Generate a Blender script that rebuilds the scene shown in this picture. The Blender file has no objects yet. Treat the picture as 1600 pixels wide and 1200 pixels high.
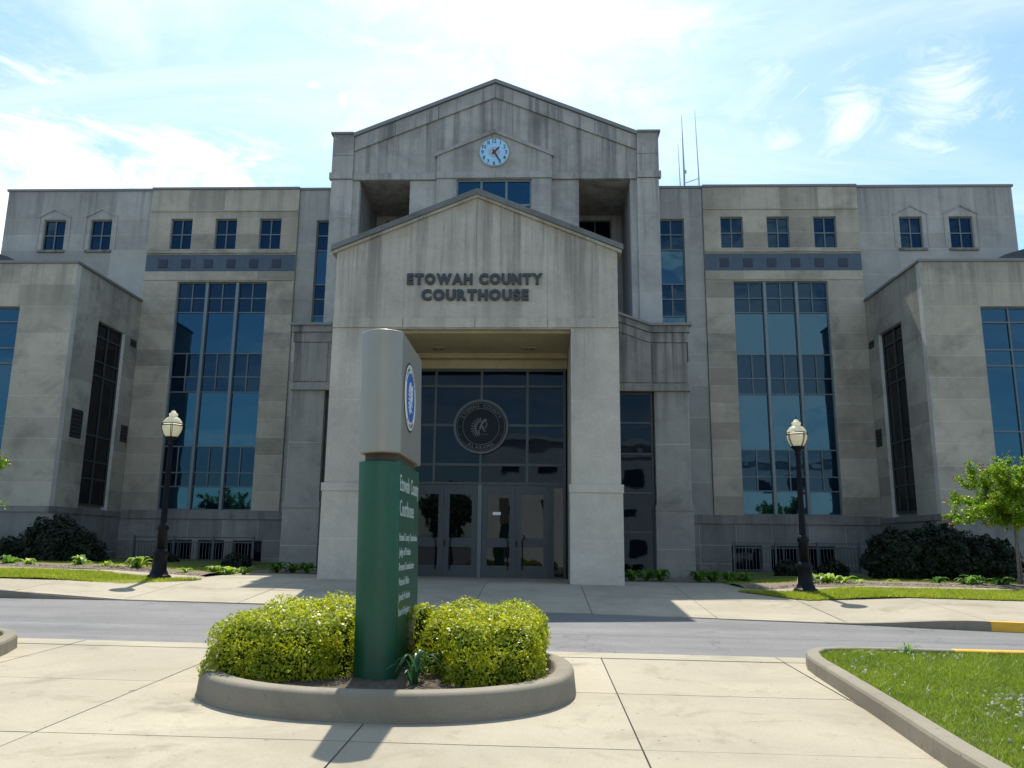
import bpy, math, random
import numpy as np
from mathutils import Vector, Matrix

random.seed(7); RNG = np.random.default_rng(7)
SC = bpy.context.scene
COL = SC.collection
R = math.radians

# ------------------------------------------------------------------ camera
CAM = (1.6515, -30.0, 1.4719)
cam_d = bpy.data.cameras.new('camera'); cam = bpy.data.objects.new('camera', cam_d); COL.objects.link(cam)
p_, y_, r_ = R(11.2418), R(-2.0441), R(0.5899)
F_ = Vector((math.sin(y_)*math.cos(p_), math.cos(y_)*math.cos(p_), math.sin(p_)))
r0 = Vector((math.cos(y_), -math.sin(y_), 0)); u0 = r0.cross(F_)
A_ = r0*math.cos(r_) + u0*math.sin(r_); B_ = -r0*math.sin(r_) + u0*math.cos(r_)
M3 = Matrix((A_, B_, -F_)).transposed()
cam.matrix_world = Matrix.Translation(CAM) @ M3.to_4x4()
cam_d.sensor_width = 36.0; cam_d.lens = 1267.85/1600*36.0
cam_d.clip_start = 0.1; cam_d.clip_end = 3000
SC.camera = cam

# ------------------------------------------------------------------ light
SUN_TO = Vector((-0.12, 1.0, 1.75)).normalized()
EL = math.asin(SUN_TO.z); AZ = math.atan2(SUN_TO.x, SUN_TO.y)
W = bpy.data.worlds.new('World'); SC.world = W; W.use_nodes = True
nt = W.node_tree; nt.nodes.clear()
def nd(t, typ, **kw):
    n = t.nodes.new(typ)
    for k, v in kw.items(): setattr(n, k, v)
    return n
def mth(t, op, a, b=None, c=None, clamp=False):
    n = nd(t, 'ShaderNodeMath', operation=op); n.use_clamp = clamp
    for i, x in enumerate((a, b, c)):
        if x is None: continue
        if isinstance(x, (int, float)): n.inputs[i].default_value = x
        else: t.links.new(x, n.inputs[i])
    return n.outputs[0]
def mrange(t, v, a, b, c=0.0, d=1.0, smooth=False):
    n = nd(t, 'ShaderNodeMapRange'); n.clamp = True
    if smooth: n.interpolation_type = 'SMOOTHSTEP'
    t.links.new(v, n.inputs[0])
    for i, x in enumerate((a, b, c, d)): n.inputs[i+1].default_value = x
    return n.outputs[0]
def mixc(t, fac, a, b, blend='MIX'):
    n = nd(t, 'ShaderNodeMix', data_type='RGBA', blend_type=blend)
    for s, x in ((n.inputs[0], fac), (n.inputs[6], a), (n.inputs[7], b)):
        if isinstance(x, (int, float)): s.default_value = x
        elif isinstance(x, tuple): s.default_value = x if len(x) == 4 else x + (1,)
        else: t.links.new(x, s)
    return n.outputs[2]
def noise(t, vec, scale, detail=3.0, rough=0.55, dist=0.0):
    n = nd(t, 'ShaderNodeTexNoise'); n.inputs['Scale'].default_value = scale
    n.inputs['Detail'].default_value = detail; n.inputs['Roughness'].default_value = rough
    n.inputs['Distortion'].default_value = dist
    if vec is not None: t.links.new(vec, n.inputs['Vector'])
    return n.outputs['Fac']
def mapping(t, vec, scale=(1, 1, 1), loc=(0, 0, 0)):
    n = nd(t, 'ShaderNodeMapping'); n.inputs['Scale'].default_value = scale; n.inputs['Location'].default_value = loc
    t.links.new(vec, n.inputs[0]); return n.outputs[0]

sky = nd(nt, 'ShaderNodeTexSky', sky_type='NISHITA'); sky.sun_disc = False
sky.sun_elevation = EL; sky.sun_rotation = AZ; sky.altitude = 150; sky.air_density = 1.0; sky.dust_density = 1.3; sky.ozone_density = 1.0
tc = nd(nt, 'ShaderNodeTexCoord'); gen = tc.outputs['Generated']
sep = nd(nt, 'ShaderNodeSeparateXYZ'); nt.links.new(gen, sep.inputs[0])
zz = mth(nt, 'ADD', mth(nt, 'MAXIMUM', sep.outputs[2], 0.0), 0.12)
cmb = nd(nt, 'ShaderNodeCombineXYZ')
nt.links.new(mth(nt, 'DIVIDE', sep.outputs[0], zz), cmb.inputs[0]); nt.links.new(mth(nt, 'DIVIDE', sep.outputs[1], zz), cmb.inputs[1])
cp = cmb.outputs[0]
n_big = noise(nt, mapping(nt, cp, (0.55, 0.75, 1), (3.1, 1.7, 0)), 1.0, 9, 0.60, 0.5)
n_wisp = noise(nt, mapping(nt, cp, (0.5, 1.7, 1), (7.3, 4.2, 0)), 1.0, 7, 0.62, 0.9)
clouds = mth(nt, 'MULTIPLY', mrange(nt, n_big, 0.53, 0.68, 0, 1, True), 0.55)
wisps = mth(nt, 'MULTIPLY', mrange(nt, n_wisp, 0.44, 0.72, 0, 1, True), 0.36)
def cloud_bank(d, r, lo, hi, gain):          # a cumulus bank standing in one part of the sky
    v = nd(nt, 'ShaderNodeVectorMath', operation='DISTANCE'); nt.links.new(gen, v.inputs[0])
    v.inputs[1].default_value = Vector(d).normalized()
    m = mrange(nt, v.outputs['Value'], r, 0.0, 0, 1, True)
    nz = noise(nt, mapping(nt, gen, (9, 9, 20), (d[0]*3, d[1], d[2])), 1.0, 9, 0.66, 0.8)
    s = mth(nt, 'ADD', mth(nt, 'MULTIPLY', m, 0.40), nz)
    return mth(nt, 'MULTIPLY', mrange(nt, s, lo, hi, 0, 1, True), gain)
cov = mth(nt, 'MAXIMUM', clouds, wisps)
for d, r, lo, hi, g in (((-0.52, 0.78, 0.33), 0.30, 0.60, 1.0, 1.0), ((-0.36, 0.86, 0.35), 0.26, 0.62, 1.0, 0.95),
                        ((0.42, 0.79, 0.47), 0.12, 0.70, 1.05, 0.75), ((0.34, 0.82, 0.455), 0.10, 0.72, 1.05, 0.6), ((0.27, 0.85, 0.445), 0.08, 0.72, 1.05, 0.5), ((0.0, 0.81, 0.58), 0.45, 0.50, 1.0, 0.55), ((0.28, -0.93, 0.24), 0.24, 0.58, 0.80, 1.0), ((-0.6, -0.75, 0.35), 0.22, 0.68, 0.92, 0.85)):
    cov = mth(nt, 'MAXIMUM', cov, cloud_bank(d, r, lo, hi, g))
sky_up = mixc(nt, 1.0, sky.outputs[0], (0.84, 1.03, 1.08), 'MULTIPLY')
bg1 = nd(nt, 'ShaderNodeBackground'); nt.links.new(sky_up, bg1.inputs[0]); bg1.inputs[1].default_value = 0.145
bg2 = nd(nt, 'ShaderNodeBackground'); bg2.inputs[0].default_value = (0.97, 0.985, 1.0, 1); bg2.inputs[1].default_value = 1.0
mx = nd(nt, 'ShaderNodeMixShader'); nt.links.new(cov, mx.inputs[0]); nt.links.new(bg1.outputs[0], mx.inputs[1]); nt.links.new(bg2.outputs[0], mx.inputs[2])
wo = nd(nt, 'ShaderNodeOutputWorld'); nt.links.new(mx.outputs[0], wo.inputs[0])

sd = bpy.data.lights.new('sun', 'SUN'); sd.energy = 4.6; sd.angle = R(0.53); sd.color = (1.0, 0.95, 0.86)
sun = bpy.data.objects.new('sun', sd); COL.objects.link(sun)
sun.rotation_euler = (-SUN_TO).to_track_quat('-Z', 'Y').to_euler(); sun.location = (-3, 40, 60)
SC.view_settings.view_transform = 'Standard'; SC.view_settings.look = 'None'
SC.view_settings.exposure = 0.50; SC.view_settings.gamma = 1.0
SC.view_settings.use_curve_mapping = False
SC.render.engine = 'CYCLES'
SC.render.resolution_x = 1024; SC.render.resolution_y = 768

# ------------------------------------------------------------------ materials
MATS = {}
def newmat(name):
    m = bpy.data.materials.new(name); m.use_nodes = True; t = m.node_tree
    MATS[name] = m
    return m, t, t.nodes['Principled BSDF'], t.nodes['Material Output']
def pos(t): return nd(t, 'ShaderNodeNewGeometry').outputs['Position']
def attr(t, name):
    n = nd(t, 'ShaderNodeAttribute'); n.attribute_name = name; return n.outputs['Fac']
def bump(t, b, h, strength=0.3, dist=0.01):
    n = nd(t, 'ShaderNodeBump'); n.inputs['Strength'].default_value = strength; n.inputs['Distance'].default_value = dist
    t.links.new(h, n.inputs['Height']); t.links.new(n.outputs[0], b.inputs['Normal'])
def scl(t, col, f):                    # colour times float
    v = nd(t, 'ShaderNodeVectorMath', operation='SCALE'); t.links.new(col, v.inputs[0]); t.links.new(f, v.inputs['Scale']); return v.outputs[0]

def stone(name, base, streak=0.5, apex=15.4, slope=0.0, length=5.0, dark=(0.065, 0.062, 0.06), patch=0.25, tint=0.10, rust=0.0, green=0.0):
    m, t, b, o = newmat(name)
    P = pos(t); s = nd(t, 'ShaderNodeSeparateXYZ'); t.links.new(P, s.inputs[0])
    c = nd(t, 'ShaderNodeRGB'); c.outputs[0].default_value = base + (1,)
    f = mth(t, 'MULTIPLY_ADD', attr(t, 'tint'), tint, 1.0)
    col = scl(t, c.outputs[0], f)
    n1 = noise(t, P, 0.55, 4, 0.6); n2 = noise(t, P, 24, 3, 0.7); n3 = noise(t, P, 3.2, 5, 0.65)
    col = scl(t, col, mrange(t, n1, 0.3, 0.7, 0.86, 1.12)); col = scl(t, col, mrange(t, n2, 0.25, 0.75, 0.90, 1.10))
    col = scl(t, col, mrange(t, n3, 0.3, 0.7, 0.93, 1.07))
    pm = mth(t, 'MULTIPLY', mrange(t, noise(t, mapping(t, P, (0.9, 0.9, 1.1), (5, 2, 9)), 0.8, 5, 0.65, 0.4), 0.50, 0.70), patch)
    col = mixc(t, pm, col, dark)
    d = mth(t, 'SUBTRACT', mth(t, 'SUBTRACT', apex, mth(t, 'MULTIPLY', mth(t, 'ABSOLUTE', s.outputs[0]), slope)), s.outputs[2])
    sv = noise(t, mapping(t, P, (2.6, 2.6, 0.10), (1.3, 4.1, 0)), 1.0, 5, 0.68)
    sm = mth(t, 'MULTIPLY', mrange(t, sv, 0.47, 0.62), mrange(t, d, length, 0.0, 0.0, 1.0))
    sv2 = noise(t, mapping(t, P, (7, 7, 0.22), (3.3, 0.1, 2)), 1.0, 4, 0.7)
    sm2 = mth(t, 'MULTIPLY', mrange(t, sv2, 0.5, 0.72, 0, 0.7), mrange(t, d, length*0.6, 0.0, 0.0, 1.0))
    edge = mth(t, 'MULTIPLY', mrange(t, d, 0.55, 0.0, 0.0, 0.55), mrange(t, n3, 0.35, 0.6))
    sm = mth(t, 'MULTIPLY', mth(t, 'MAXIMUM', mth(t, 'MAXIMUM', sm, sm2), edge), streak, clamp=True)
    col = mixc(t, sm, col, dark)
    if rust:
        rm = mth(t, 'MULTIPLY', mth(t, 'MULTIPLY', mrange(t, d, 0.62, 0.18), mrange(t, noise(t, P, 2.2, 5, 0.7), 0.42, 0.62)), rust)
        col = mixc(t, rm, col, (0.25, 0.17, 0.08))
    if green:
        gm = mth(t, 'MULTIPLY', mth(t, 'MULTIPLY', mrange(t, s.outputs[2], 2.0, 0.5), mrange(t, n3, 0.4, 0.65)), green)
        col = mixc(t, gm, col, (0.09, 0.10, 0.07))
    t.links.new(col, b.inputs['Base Color']); b.inputs['Roughness'].default_value = 0.85
    bump(t, b, n2, 0.25, 0.01)
    return m
stone('stone_main', (0.355, 0.345, 0.315), 0.45, 15.4, 0, 3.0, patch=0.22, tint=0.16)
stone('stone_middle', (0.395, 0.35, 0.275), 0.35, 15.4, 0, 2.5, patch=0.42, tint=0.20)
stone('stone_wing', (0.40, 0.36, 0.285), 0.45, 10.7, 0, 2.2, patch=0.42, tint=0.17, green=0.6)
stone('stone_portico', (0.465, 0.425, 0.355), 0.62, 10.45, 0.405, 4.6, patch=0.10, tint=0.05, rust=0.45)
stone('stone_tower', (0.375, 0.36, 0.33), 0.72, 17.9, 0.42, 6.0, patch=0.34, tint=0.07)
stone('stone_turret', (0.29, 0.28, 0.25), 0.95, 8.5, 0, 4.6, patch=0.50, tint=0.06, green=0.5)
stone('stone_base', (0.25, 0.245, 0.225), 0.5, 2.6, 0, 1.8, patch=0.4, tint=0.12, green=0.7)
stone('stone_coping', (0.16, 0.165, 0.165), 0.3, 15, 0, 4, patch=0.5)
stone('joint_mortar', (0.58, 0.55, 0.49), 0.2, 15, 0, 4, patch=0.2)
stone('soffit', (0.40, 0.34, 0.20), 0.0, 50, 0, 1, patch=0.12)

def plain(name, col, rough=0.5, metal=0.0, var=0.08, scale=6.0, bmp=0.0, spec=0.5):
    m, t, b, o = newmat(name)
    P = pos(t); c = nd(t, 'ShaderNodeRGB'); c.outputs[0].default_value = col + (1,)
    k = scl(t, c.outputs[0], mth(t, 'MULTIPLY_ADD', attr(t, 'tint'), 0.12, 1.0))
    n = noise(t, P, scale, 4, 0.65)
    k = scl(t, k, mrange(t, n, 0.3, 0.7, 1-var, 1+var)); t.links.new(k, b.inputs['Base Color'])
    b.inputs['Roughness'].default_value = rough; b.inputs['Metallic'].default_value = metal
    b.inputs['Specular IOR Level'].default_value = spec
    if bmp: bump(t, b, noise(t, P, scale*8, 3, 0.6), bmp, 0.01)
    return m
plain('metal_coping', (0.20, 0.20, 0.195), 0.6, 0.1)
plain('frame_metal', (0.12, 0.145, 0.155), 0.5, 0.3)
plain('frame_light', (0.17, 0.21, 0.225), 0.5, 0.3)
plain('door_metal', (0.05, 0.062, 0.07), 0.5, 0.2)
plain('frame_dark', (0.06, 0.072, 0.075), 0.5, 0.2)
plain('tile_slate', (0.055, 0.085, 0.12), 0.5)
plain('tile_dark', (0.014, 0.02, 0.04), 0.45)
plain('black_metal', (0.006, 0.007, 0.011), 0.42, 0.0, spec=0.15)
plain('railing_paint', (0.07, 0.085, 0.10), 0.5)
plain('letter_metal', (0.045, 0.052, 0.055), 0.5, 0.3)
plain('clock_shade_blue', (0.34, 0.60, 0.80), 0.4)  # white dial, with the blue cast of its shade put into the colour
plain('clock_hub', (0.40, 0.40, 0.47), 0.4)
plain('clock_black', (0.02, 0.022, 0.045), 0.4)
plain('white_paint', (0.75, 0.76, 0.76), 0.5)
plain('seal_grey', (0.085, 0.095, 0.095), 0.5)
plain('seal_text', (0.11, 0.13, 0.135), 0.5)
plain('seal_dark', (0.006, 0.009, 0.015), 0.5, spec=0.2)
plain('seal_blue', (0.012, 0.10, 0.42), 0.4)
plain('sign_green', (0.001, 0.066, 0.033), 0.42, 0.0, 0.12, 2.5)
plain('sign_silver', (0.27, 0.26, 0.225), 0.42, 0.35, 0.04, 2.0)
plain('sign_brown', (0.06, 0.045, 0.03), 0.6)
plain('sign_text', (0.45, 0.52, 0.50), 0.5)
plain('bark', (0.16, 0.145, 0.12), 0.9, 0, 0.3, 14, 0.5)
plain('twig_dark', (0.03, 0.028, 0.018), 0.95, 0, 0.3, 14, 0.3)
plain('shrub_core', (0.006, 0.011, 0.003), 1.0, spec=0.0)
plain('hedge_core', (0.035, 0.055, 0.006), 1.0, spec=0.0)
plain('soil', (0.10, 0.075, 0.05), 1.0, 0, 0.45, 14, 0.9)
plain('mulch', (0.20, 0.155, 0.115), 1.0, 0, 0.5, 18, 1.0)
plain('yellow_paint', (0.72, 0.40, 0.03), 0.55, 0, 0.18, 5)
plain('louver', (0.02, 0.021, 0.022), 0.6)
plain('fixture', (0.10, 0.10, 0.10), 0.4)
plain('far_wall', (0.80, 0.79, 0.75), 0.8, 0, 0.08, 0.8)
plain('far_dark', (0.04, 0.05, 0.06), 0.3)
plain('antenna_grey', (0.30, 0.32, 0.34), 0.5, 0.4)
plain('roof_metal', (0.05, 0.055, 0.06), 0.45, 0.4)

def glass(name, base, ior, tint, wob=0.22, rough=0.015):
    m, t, b, o = newmat(name)
    b.inputs['Base Color'].default_value = base + (1,); b.inputs['Roughness'].default_value = rough
    b.inputs['IOR'].default_value = ior; b.inputs['Specular Tint'].default_value = tint + (1,)
    n = noise(t, mapping(t, pos(t), (0.9, 0.9, 1.3)), 1.0, 1.5, 0.4)
    bump(t, b, n, wob, 0.022)
glass('glass_blue', (0.001, 0.006, 0.018), 1.92, (0.30, 0.71, 1.0))  # deep blue of the reflected sky is put into the specular tint
glass('glass_navy', (0.001, 0.004, 0.012), 1.56, (0.3, 0.65, 1.0))
glass('glass_dark', (0.001, 0.002, 0.004), 1.33, (0.6, 0.8, 1.0))
glass('glass_door', (0.002, 0.003, 0.004), 1.42, (0.9, 0.95, 1.0), 0.2)

def concrete(name, base, dirt=0.35):
    m, t, b, o = newmat(name); P = pos(t)
    c = nd(t, 'ShaderNodeRGB'); c.outputs[0].default_value = base + (1,)
    k = scl(t, c.outputs[0], mth(t, 'MULTIPLY_ADD', attr(t, 'tint'), 0.06, 1.0))
    k = scl(t, k, mrange(t, noise(t, P, 0.7, 5, 0.6), 0.3, 0.7, 0.88, 1.08)); k = scl(t, k, mrange(t, noise(t, P, 60, 2, 0.8), 0.25, 0.75, 0.88, 1.10))
    st = mth(t, 'MULTIPLY', mrange(t, noise(t, mapping(t, P, (1, 1, 1), (11, 3, 0)), 1.3, 6, 0.7, 0.6), 0.55, 0.75), dirt)
    k = mixc(t, st, k, (base[0]*0.55, base[1]*0.52, base[2]*0.48))
    k = mixc(t, mth(t, 'MULTIPLY', mrange(t, noise(t, mapping(t, P, (0.8, 0.8, 0.8), (2, 7, 0)), 0.35, 7, 0.72, 1.2), 0.50, 0.64), dirt*0.55), k, (base[0]*0.66, base[1]*0.64, base[2]*0.60))
    sp = mrange(t, noise(t, P, 13, 2, 0.5), 0.72, 0.75, 0, 0.6); k = mixc(t, sp, k, (0.08, 0.07, 0.055))
    t.links.new(k, b.inputs['Base Color']); b.inputs['Roughness'].default_value = 0.85; b.inputs['Specular IOR Level'].default_value = 0.3
    bump(t, b, noise(t, P, 90, 3, 0.7), 0.35, 0.004)
concrete('concrete', (0.375, 0.33, 0.243), 0.8)
concrete('concrete_kerb', (0.25, 0.22, 0.165), 0.9)
concrete('joint_dirt', (0.10, 0.09, 0.075), 0.3)

m, t, b, o = newmat('asphalt'); P = pos(t)
k = nd(t, 'ShaderNodeRGB'); k.outputs[0].default_value = (0.150, 0.146, 0.143, 1)
c = scl(t, k.outputs[0], mrange(t, noise(t, mapping(t, P, (0.10, 1.6, 1)), 1.0, 6, 0.65), 0.3, 0.7, 0.78, 1.18))
c = scl(t, c, mrange(t, noise(t, P, 55, 2, 0.8), 0.25, 0.75, 0.62, 1.38)); c = scl(t, c, mrange(t, noise(t, P, 1.2, 6, 0.7), 0.3, 0.7, 0.86, 1.12))
c = mixc(t, mrange(t, noise(t, mapping(t, P, (0.35, 0.8, 1), (4, 9, 0)), 1.0, 4, 0.6), 0.60, 0.66, 0, 0.35), c, (0.075, 0.075, 0.08))
vor = nd(t, 'ShaderNodeTexVoronoi', feature='DISTANCE_TO_EDGE'); vor.inputs['Scale'].default_value = 0.55
wob = nd(t, 'ShaderNodeVectorMath', operation='ADD'); t.links.new(P, wob.inputs[0])
wn_ = nd(t, 'ShaderNodeTexNoise'); wn_.inputs['Scale'].default_value = 1.6; wn_.inputs['Detail'].default_value = 5; t.links.new(P, wn_.inputs['Vector']); t.links.new(wn_.outputs['Color'], wob.inputs[1])
t.links.new(wob.outputs[0], vor.inputs['Vector'])
c = mixc(t, mth(t, 'MULTIPLY', mrange(t, vor.outputs['Distance'], 0.012, 0.0), mrange(t, noise(t, P, 0.4, 2, 0.5), 0.45, 0.55, 0, 0.6)), c, (0.05, 0.05, 0.05))
sx = nd(t, 'ShaderNodeSeparateXYZ'); t.links.new(P, sx.inputs[0])
wv = mth(t, 'ADD', sx.outputs[1], mth(t, 'MULTIPLY', noise(t, P, 0.9, 4, 0.7), 0.22))
crk = mth(t, 'MULTIPLY', mrange(t, mth(t, 'ABSOLUTE', mth(t, 'ADD', wv, 17.25)), 0.05, 0.0), 0.55)
c = mixc(t, crk, c, (0.05, 0.05, 0.055))
t.links.new(c, b.inputs['Base Color']); b.inputs['Roughness'].default_value = 0.8; bump(t, b, noise(t, P, 120, 2, 0.7), 0.5, 0.004)

m, t, b, o = newmat('turf'); P = pos(t)
c = mixc(t, mrange(t, noise(t, P, 1.7, 5, 0.65), 0.35, 0.65), (0.09, 0.14, 0.014), (0.19, 0.21, 0.035))
c = mixc(t, mrange(t, noise(t, P, 35, 3, 0.7), 0.35, 0.65, 0, 0.5), c, (0.035, 0.055, 0.01))
t.links.new(c, b.inputs['Base Color']); b.inputs['Roughness'].default_value = 1.0; bump(t, b, noise(t, P, 50, 3, 0.7), 0.9, 0.03)

def leafmat(name, a, bcol, trans=0.45, gloss=0.45):
    m, t, b, o = newmat(name)
    f = mth(t, 'MULTIPLY_ADD', attr(t, 'tint'), 0.5, 0.5)
    c = mixc(t, f, a, bcol)
    t.links.new(c, b.inputs['Base Color']); b.inputs['Roughness'].default_value = gloss
    tr = nd(t, 'ShaderNodeBsdfTranslucent'); t.links.new(scl(t, c, mth(t, 'ADD', 1.25, 0.0)), tr.inputs[0])
    ms = nd(t, 'ShaderNodeMixShader'); ms.inputs[0].default_value = trans
    t.links.new(b.outputs[0], ms.inputs[1]); t.links.new(tr.outputs[0], ms.inputs[2]); t.links.new(ms.outputs[0], o.inputs[0])
leafmat('leaf_hedge', (0.17, 0.23, 0.006), (0.50, 0.52, 0.02), 0.5, 0.4)
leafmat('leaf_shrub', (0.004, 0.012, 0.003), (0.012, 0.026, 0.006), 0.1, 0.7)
leafmat('leaf_tree', (0.10, 0.22, 0.006), (0.30, 0.44, 0.02), 0.5, 0.35)
leafmat('leaf_red', (0.12, 0.06, 0.02), (0.22, 0.11, 0.04), 0.4)
leafmat('leaf_hosta', (0.14, 0.27, 0.02), (0.34, 0.45, 0.05), 0.5)
leafmat('leaf_low', (0.05, 0.14, 0.012), (0.14, 0.27, 0.025), 0.45)
leafmat('leaf_lily', (0.02, 0.085, 0.03), (0.06, 0.16, 0.05), 0.3, 0.3)
leafmat('grass_near', (0.09, 0.155, 0.006), (0.27, 0.35, 0.02), 0.45)
leafmat('grass_far', (0.20, 0.28, 0.012), (0.40, 0.43, 0.04), 0.5)
leafmat('clover_white', (0.5, 0.5, 0.42), (0.72, 0.72, 0.66), 0.25)
leafmat('mulch_chip', (0.14, 0.10, 0.07), (0.42, 0.35, 0.28), 0.0, 0.9)
leafmat('far_leaf', (0.025, 0.05, 0.012), (0.07, 0.10, 0.02), 0.3)
leafmat('globe', (0.80, 0.76, 0.60), (0.80, 0.76, 0.60), 0.5, 0.3)

# ------------------------------------------------------------------ mesh helpers
class MB:
    def __init__(s): s.v = []; s.f = []; s.t = []
    def add(s, vs, fs, t=0.0):
        n = len(s.v); s.v += [tuple(p) for p in vs]; s.f += [tuple(i+n for i in f) for f in fs]; s.t += [t]*len(fs); return s
    def box(s, x0, x1, y0, y1, z0, z1, t=0.0):
        if x0 > x1: x0, x1 = x1, x0
        if y0 > y1: y0, y1 = y1, y0
        return s.add([(x0,y0,z0),(x1,y0,z0),(x1,y1,z0),(x0,y1,z0),(x0,y0,z1),(x1,y0,z1),(x1,y1,z1),(x0,y1,z1)],
                     [(0,3,2,1),(4,5,6,7),(0,1,5,4),(1,2,6,5),(2,3,7,6),(3,0,4,7)], t)
    def ext(s, poly, fn, c0, c1, t=0.0):
        n = len(poly)
        vs = [fn(a, b, c0) for a, b in poly] + [fn(a, b, c1) for a, b in poly]
        fs = [tuple(range(n)), tuple(range(2*n-1, n-1, -1))] + [(i, i+n, (i+1) % n + n, (i+1) % n) for i in range(n)]
        return s.add(vs, fs, t)
    def prism_xz(s, poly, y0, y1, t=0.0): return s.ext(poly, lambda a, b, c: (a, c, b), y0, y1, t)
    def prism_xy(s, poly, z0, z1, t=0.0): return s.ext(poly, lambda a, b, c: (a, b, c), z0, z1, t)
    def lathe(s, prof, c, n=20, t=0.0, cap=True):
        vs = []; k = len(prof)
        for r, z in prof:
            for i in range(n):
                a = 2*math.pi*i/n; vs.append((c[0]+r*math.cos(a), c[1]+r*math.sin(a), c[2]+z))
        fs = [(j*n+i, j*n+(i+1) % n, (j+1)*n+(i+1) % n, (j+1)*n+i) for j in range(k-1) for i in range(n)]
        if cap: fs += [tuple(range(n-1, -1, -1)), tuple(range((k-1)*n, k*n))]
        return s.add(vs, fs, t)
    def tube(s, pts, radii, n=6, t=0.0):
        pts = [Vector(p) for p in pts]; vs = []
        if isinstance(radii, (int, float)): radii = [radii]*len(pts)
        for i, p in enumerate(pts):
            d = (pts[min(i+1, len(pts)-1)] - pts[max(i-1, 0)])
            d = d.normalized() if d.length > 1e-9 else Vector((0, 0, 1))
            a = d.cross(Vector((0.31, 0.2, 0.93)));
            if a.length < 1e-3: a = d.cross(Vector((1, 0, 0)))
            a.normalize(); b2 = d.cross(a)
            for j in range(n):
                q = 2*math.pi*j/n; vs.append(p + (a*math.cos(q) + b2*math.sin(q))*radii[i])
        k = len(pts)
        fs = [(j*n+i, j*n+(i+1) % n, (j+1)*n+(i+1) % n, (j+1)*n+i) for j in range(k-1) for i in range(n)]
        fs += [tuple(range(n-1, -1, -1)), tuple(range((k-1)*n, k*n))]
        return s.add(vs, fs, t)
ROOTLOC = {}
def link(name, me, mat, parent=None):
    o = bpy.data.objects.new(name, me); COL.objects.link(o)
    if mat: me.materials.append(MATS[mat])
    if parent is not None: o.parent = parent
    return o
def rootof(o):
    while o.parent is not None: o = o.parent
    return o
def build(mb, name, mat, parent=None, smooth=False, origin=None, bev=0.0):
    me = bpy.data.meshes.new(name)
    if parent is not None: org = ROOTLOC.get(rootof(parent).name, (0, 0, 0))
    else: org = origin or (0, 0, 0)
    v = np.array(mb.v, dtype=np.float64) - np.array(org)
    me.from_pydata(v.tolist(), [], mb.f); me.update()
    a = me.attributes.new('tint', 'FLOAT', 'FACE'); a.data.foreach_set('value', np.array(mb.t, dtype=np.float32))
    if smooth: me.polygons.foreach_set('use_smooth', [True]*len(me.polygons))
    o = link(name, me, mat, parent)
    if parent is None:
        o.location = org; ROOTLOC[o.name] = org
    if bev:
        bm_ = o.modifiers.new('bevel', 'BEVEL'); bm_.width = bev; bm_.segments = 2; bm_.limit_method = 'ANGLE'; bm_.angle_limit = R(40)
    return o
def thing(name, label, cat, loc=(0, 0, 0), group=None):
    o = bpy.data.objects.new(name, None); COL.objects.link(o); o.location = loc; o.empty_display_size = 0.3
    ROOTLOC[o.name] = tuple(loc); tag(o, label, cat, group); return o
def tag(o, label=None, cat=None, group=None, kind=None):
    if label: o['label'] = label
    if cat: o['category'] = cat
    if group: o['group'] = group
    if kind: o['kind'] = kind
    return o
def np_mesh(name, verts, faces_n, mat, parent=None, tint=None, origin=(0, 0, 0), smooth=False):
    """verts (N,k,3): N separate k-gons"""
    N, kk, _ = verts.shape; me = bpy.data.meshes.new(name)
    if parent is not None: org = np.array(ROOTLOC.get(rootof(parent).name, (0, 0, 0)))
    else: org = np.array(origin)
    v = (verts.reshape(-1, 3) - org).astype(np.float32)
    me.vertices.add(N*kk); me.vertices.foreach_set('co', v.ravel())
    me.loops.add(N*kk); me.loops.foreach_set('vertex_index', np.arange(N*kk, dtype=np.int32))
    me.polygons.add(N); me.polygons.foreach_set('loop_start', np.arange(0, N*kk, kk, dtype=np.int32))
    me.update(calc_edges=True)
    a = me.attributes.new('tint', 'FLOAT', 'FACE')
    a.data.foreach_set('value', (RNG.uniform(-1, 1, N) if tint is None else tint).astype(np.float32))
    o = link(name, me, mat, parent)
    if parent is None: o.location = tuple(org); ROOTLOC[o.name] = tuple(org)
    return o
def leaves(P, N, size, up=0.35, aspect=0.55, spread=0.8):
    """one folded-free rhombic leaf per point; N = outward normals"""
    n = len(P); d = N + RNG.normal(0, spread, (n, 3)); d[:, 2] += up
    d /= np.linalg.norm(d, axis=1)[:, None] + 1e-9
    a = RNG.normal(0, 1, (n, 3)); a -= (a*d).sum(1)[:, None]*d; a /= np.linalg.norm(a, axis=1)[:, None] + 1e-9
    b2 = np.cross(d, a); s = (size*RNG.uniform(0.65, 1.35, n))[:, None]
    return np.stack([P - a*s*0.5, P + b2*s*0.5*aspect + d*s*0.08, P + a*s*0.5, P - b2*s*0.5*aspect + d*s*0.08], 1)

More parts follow.
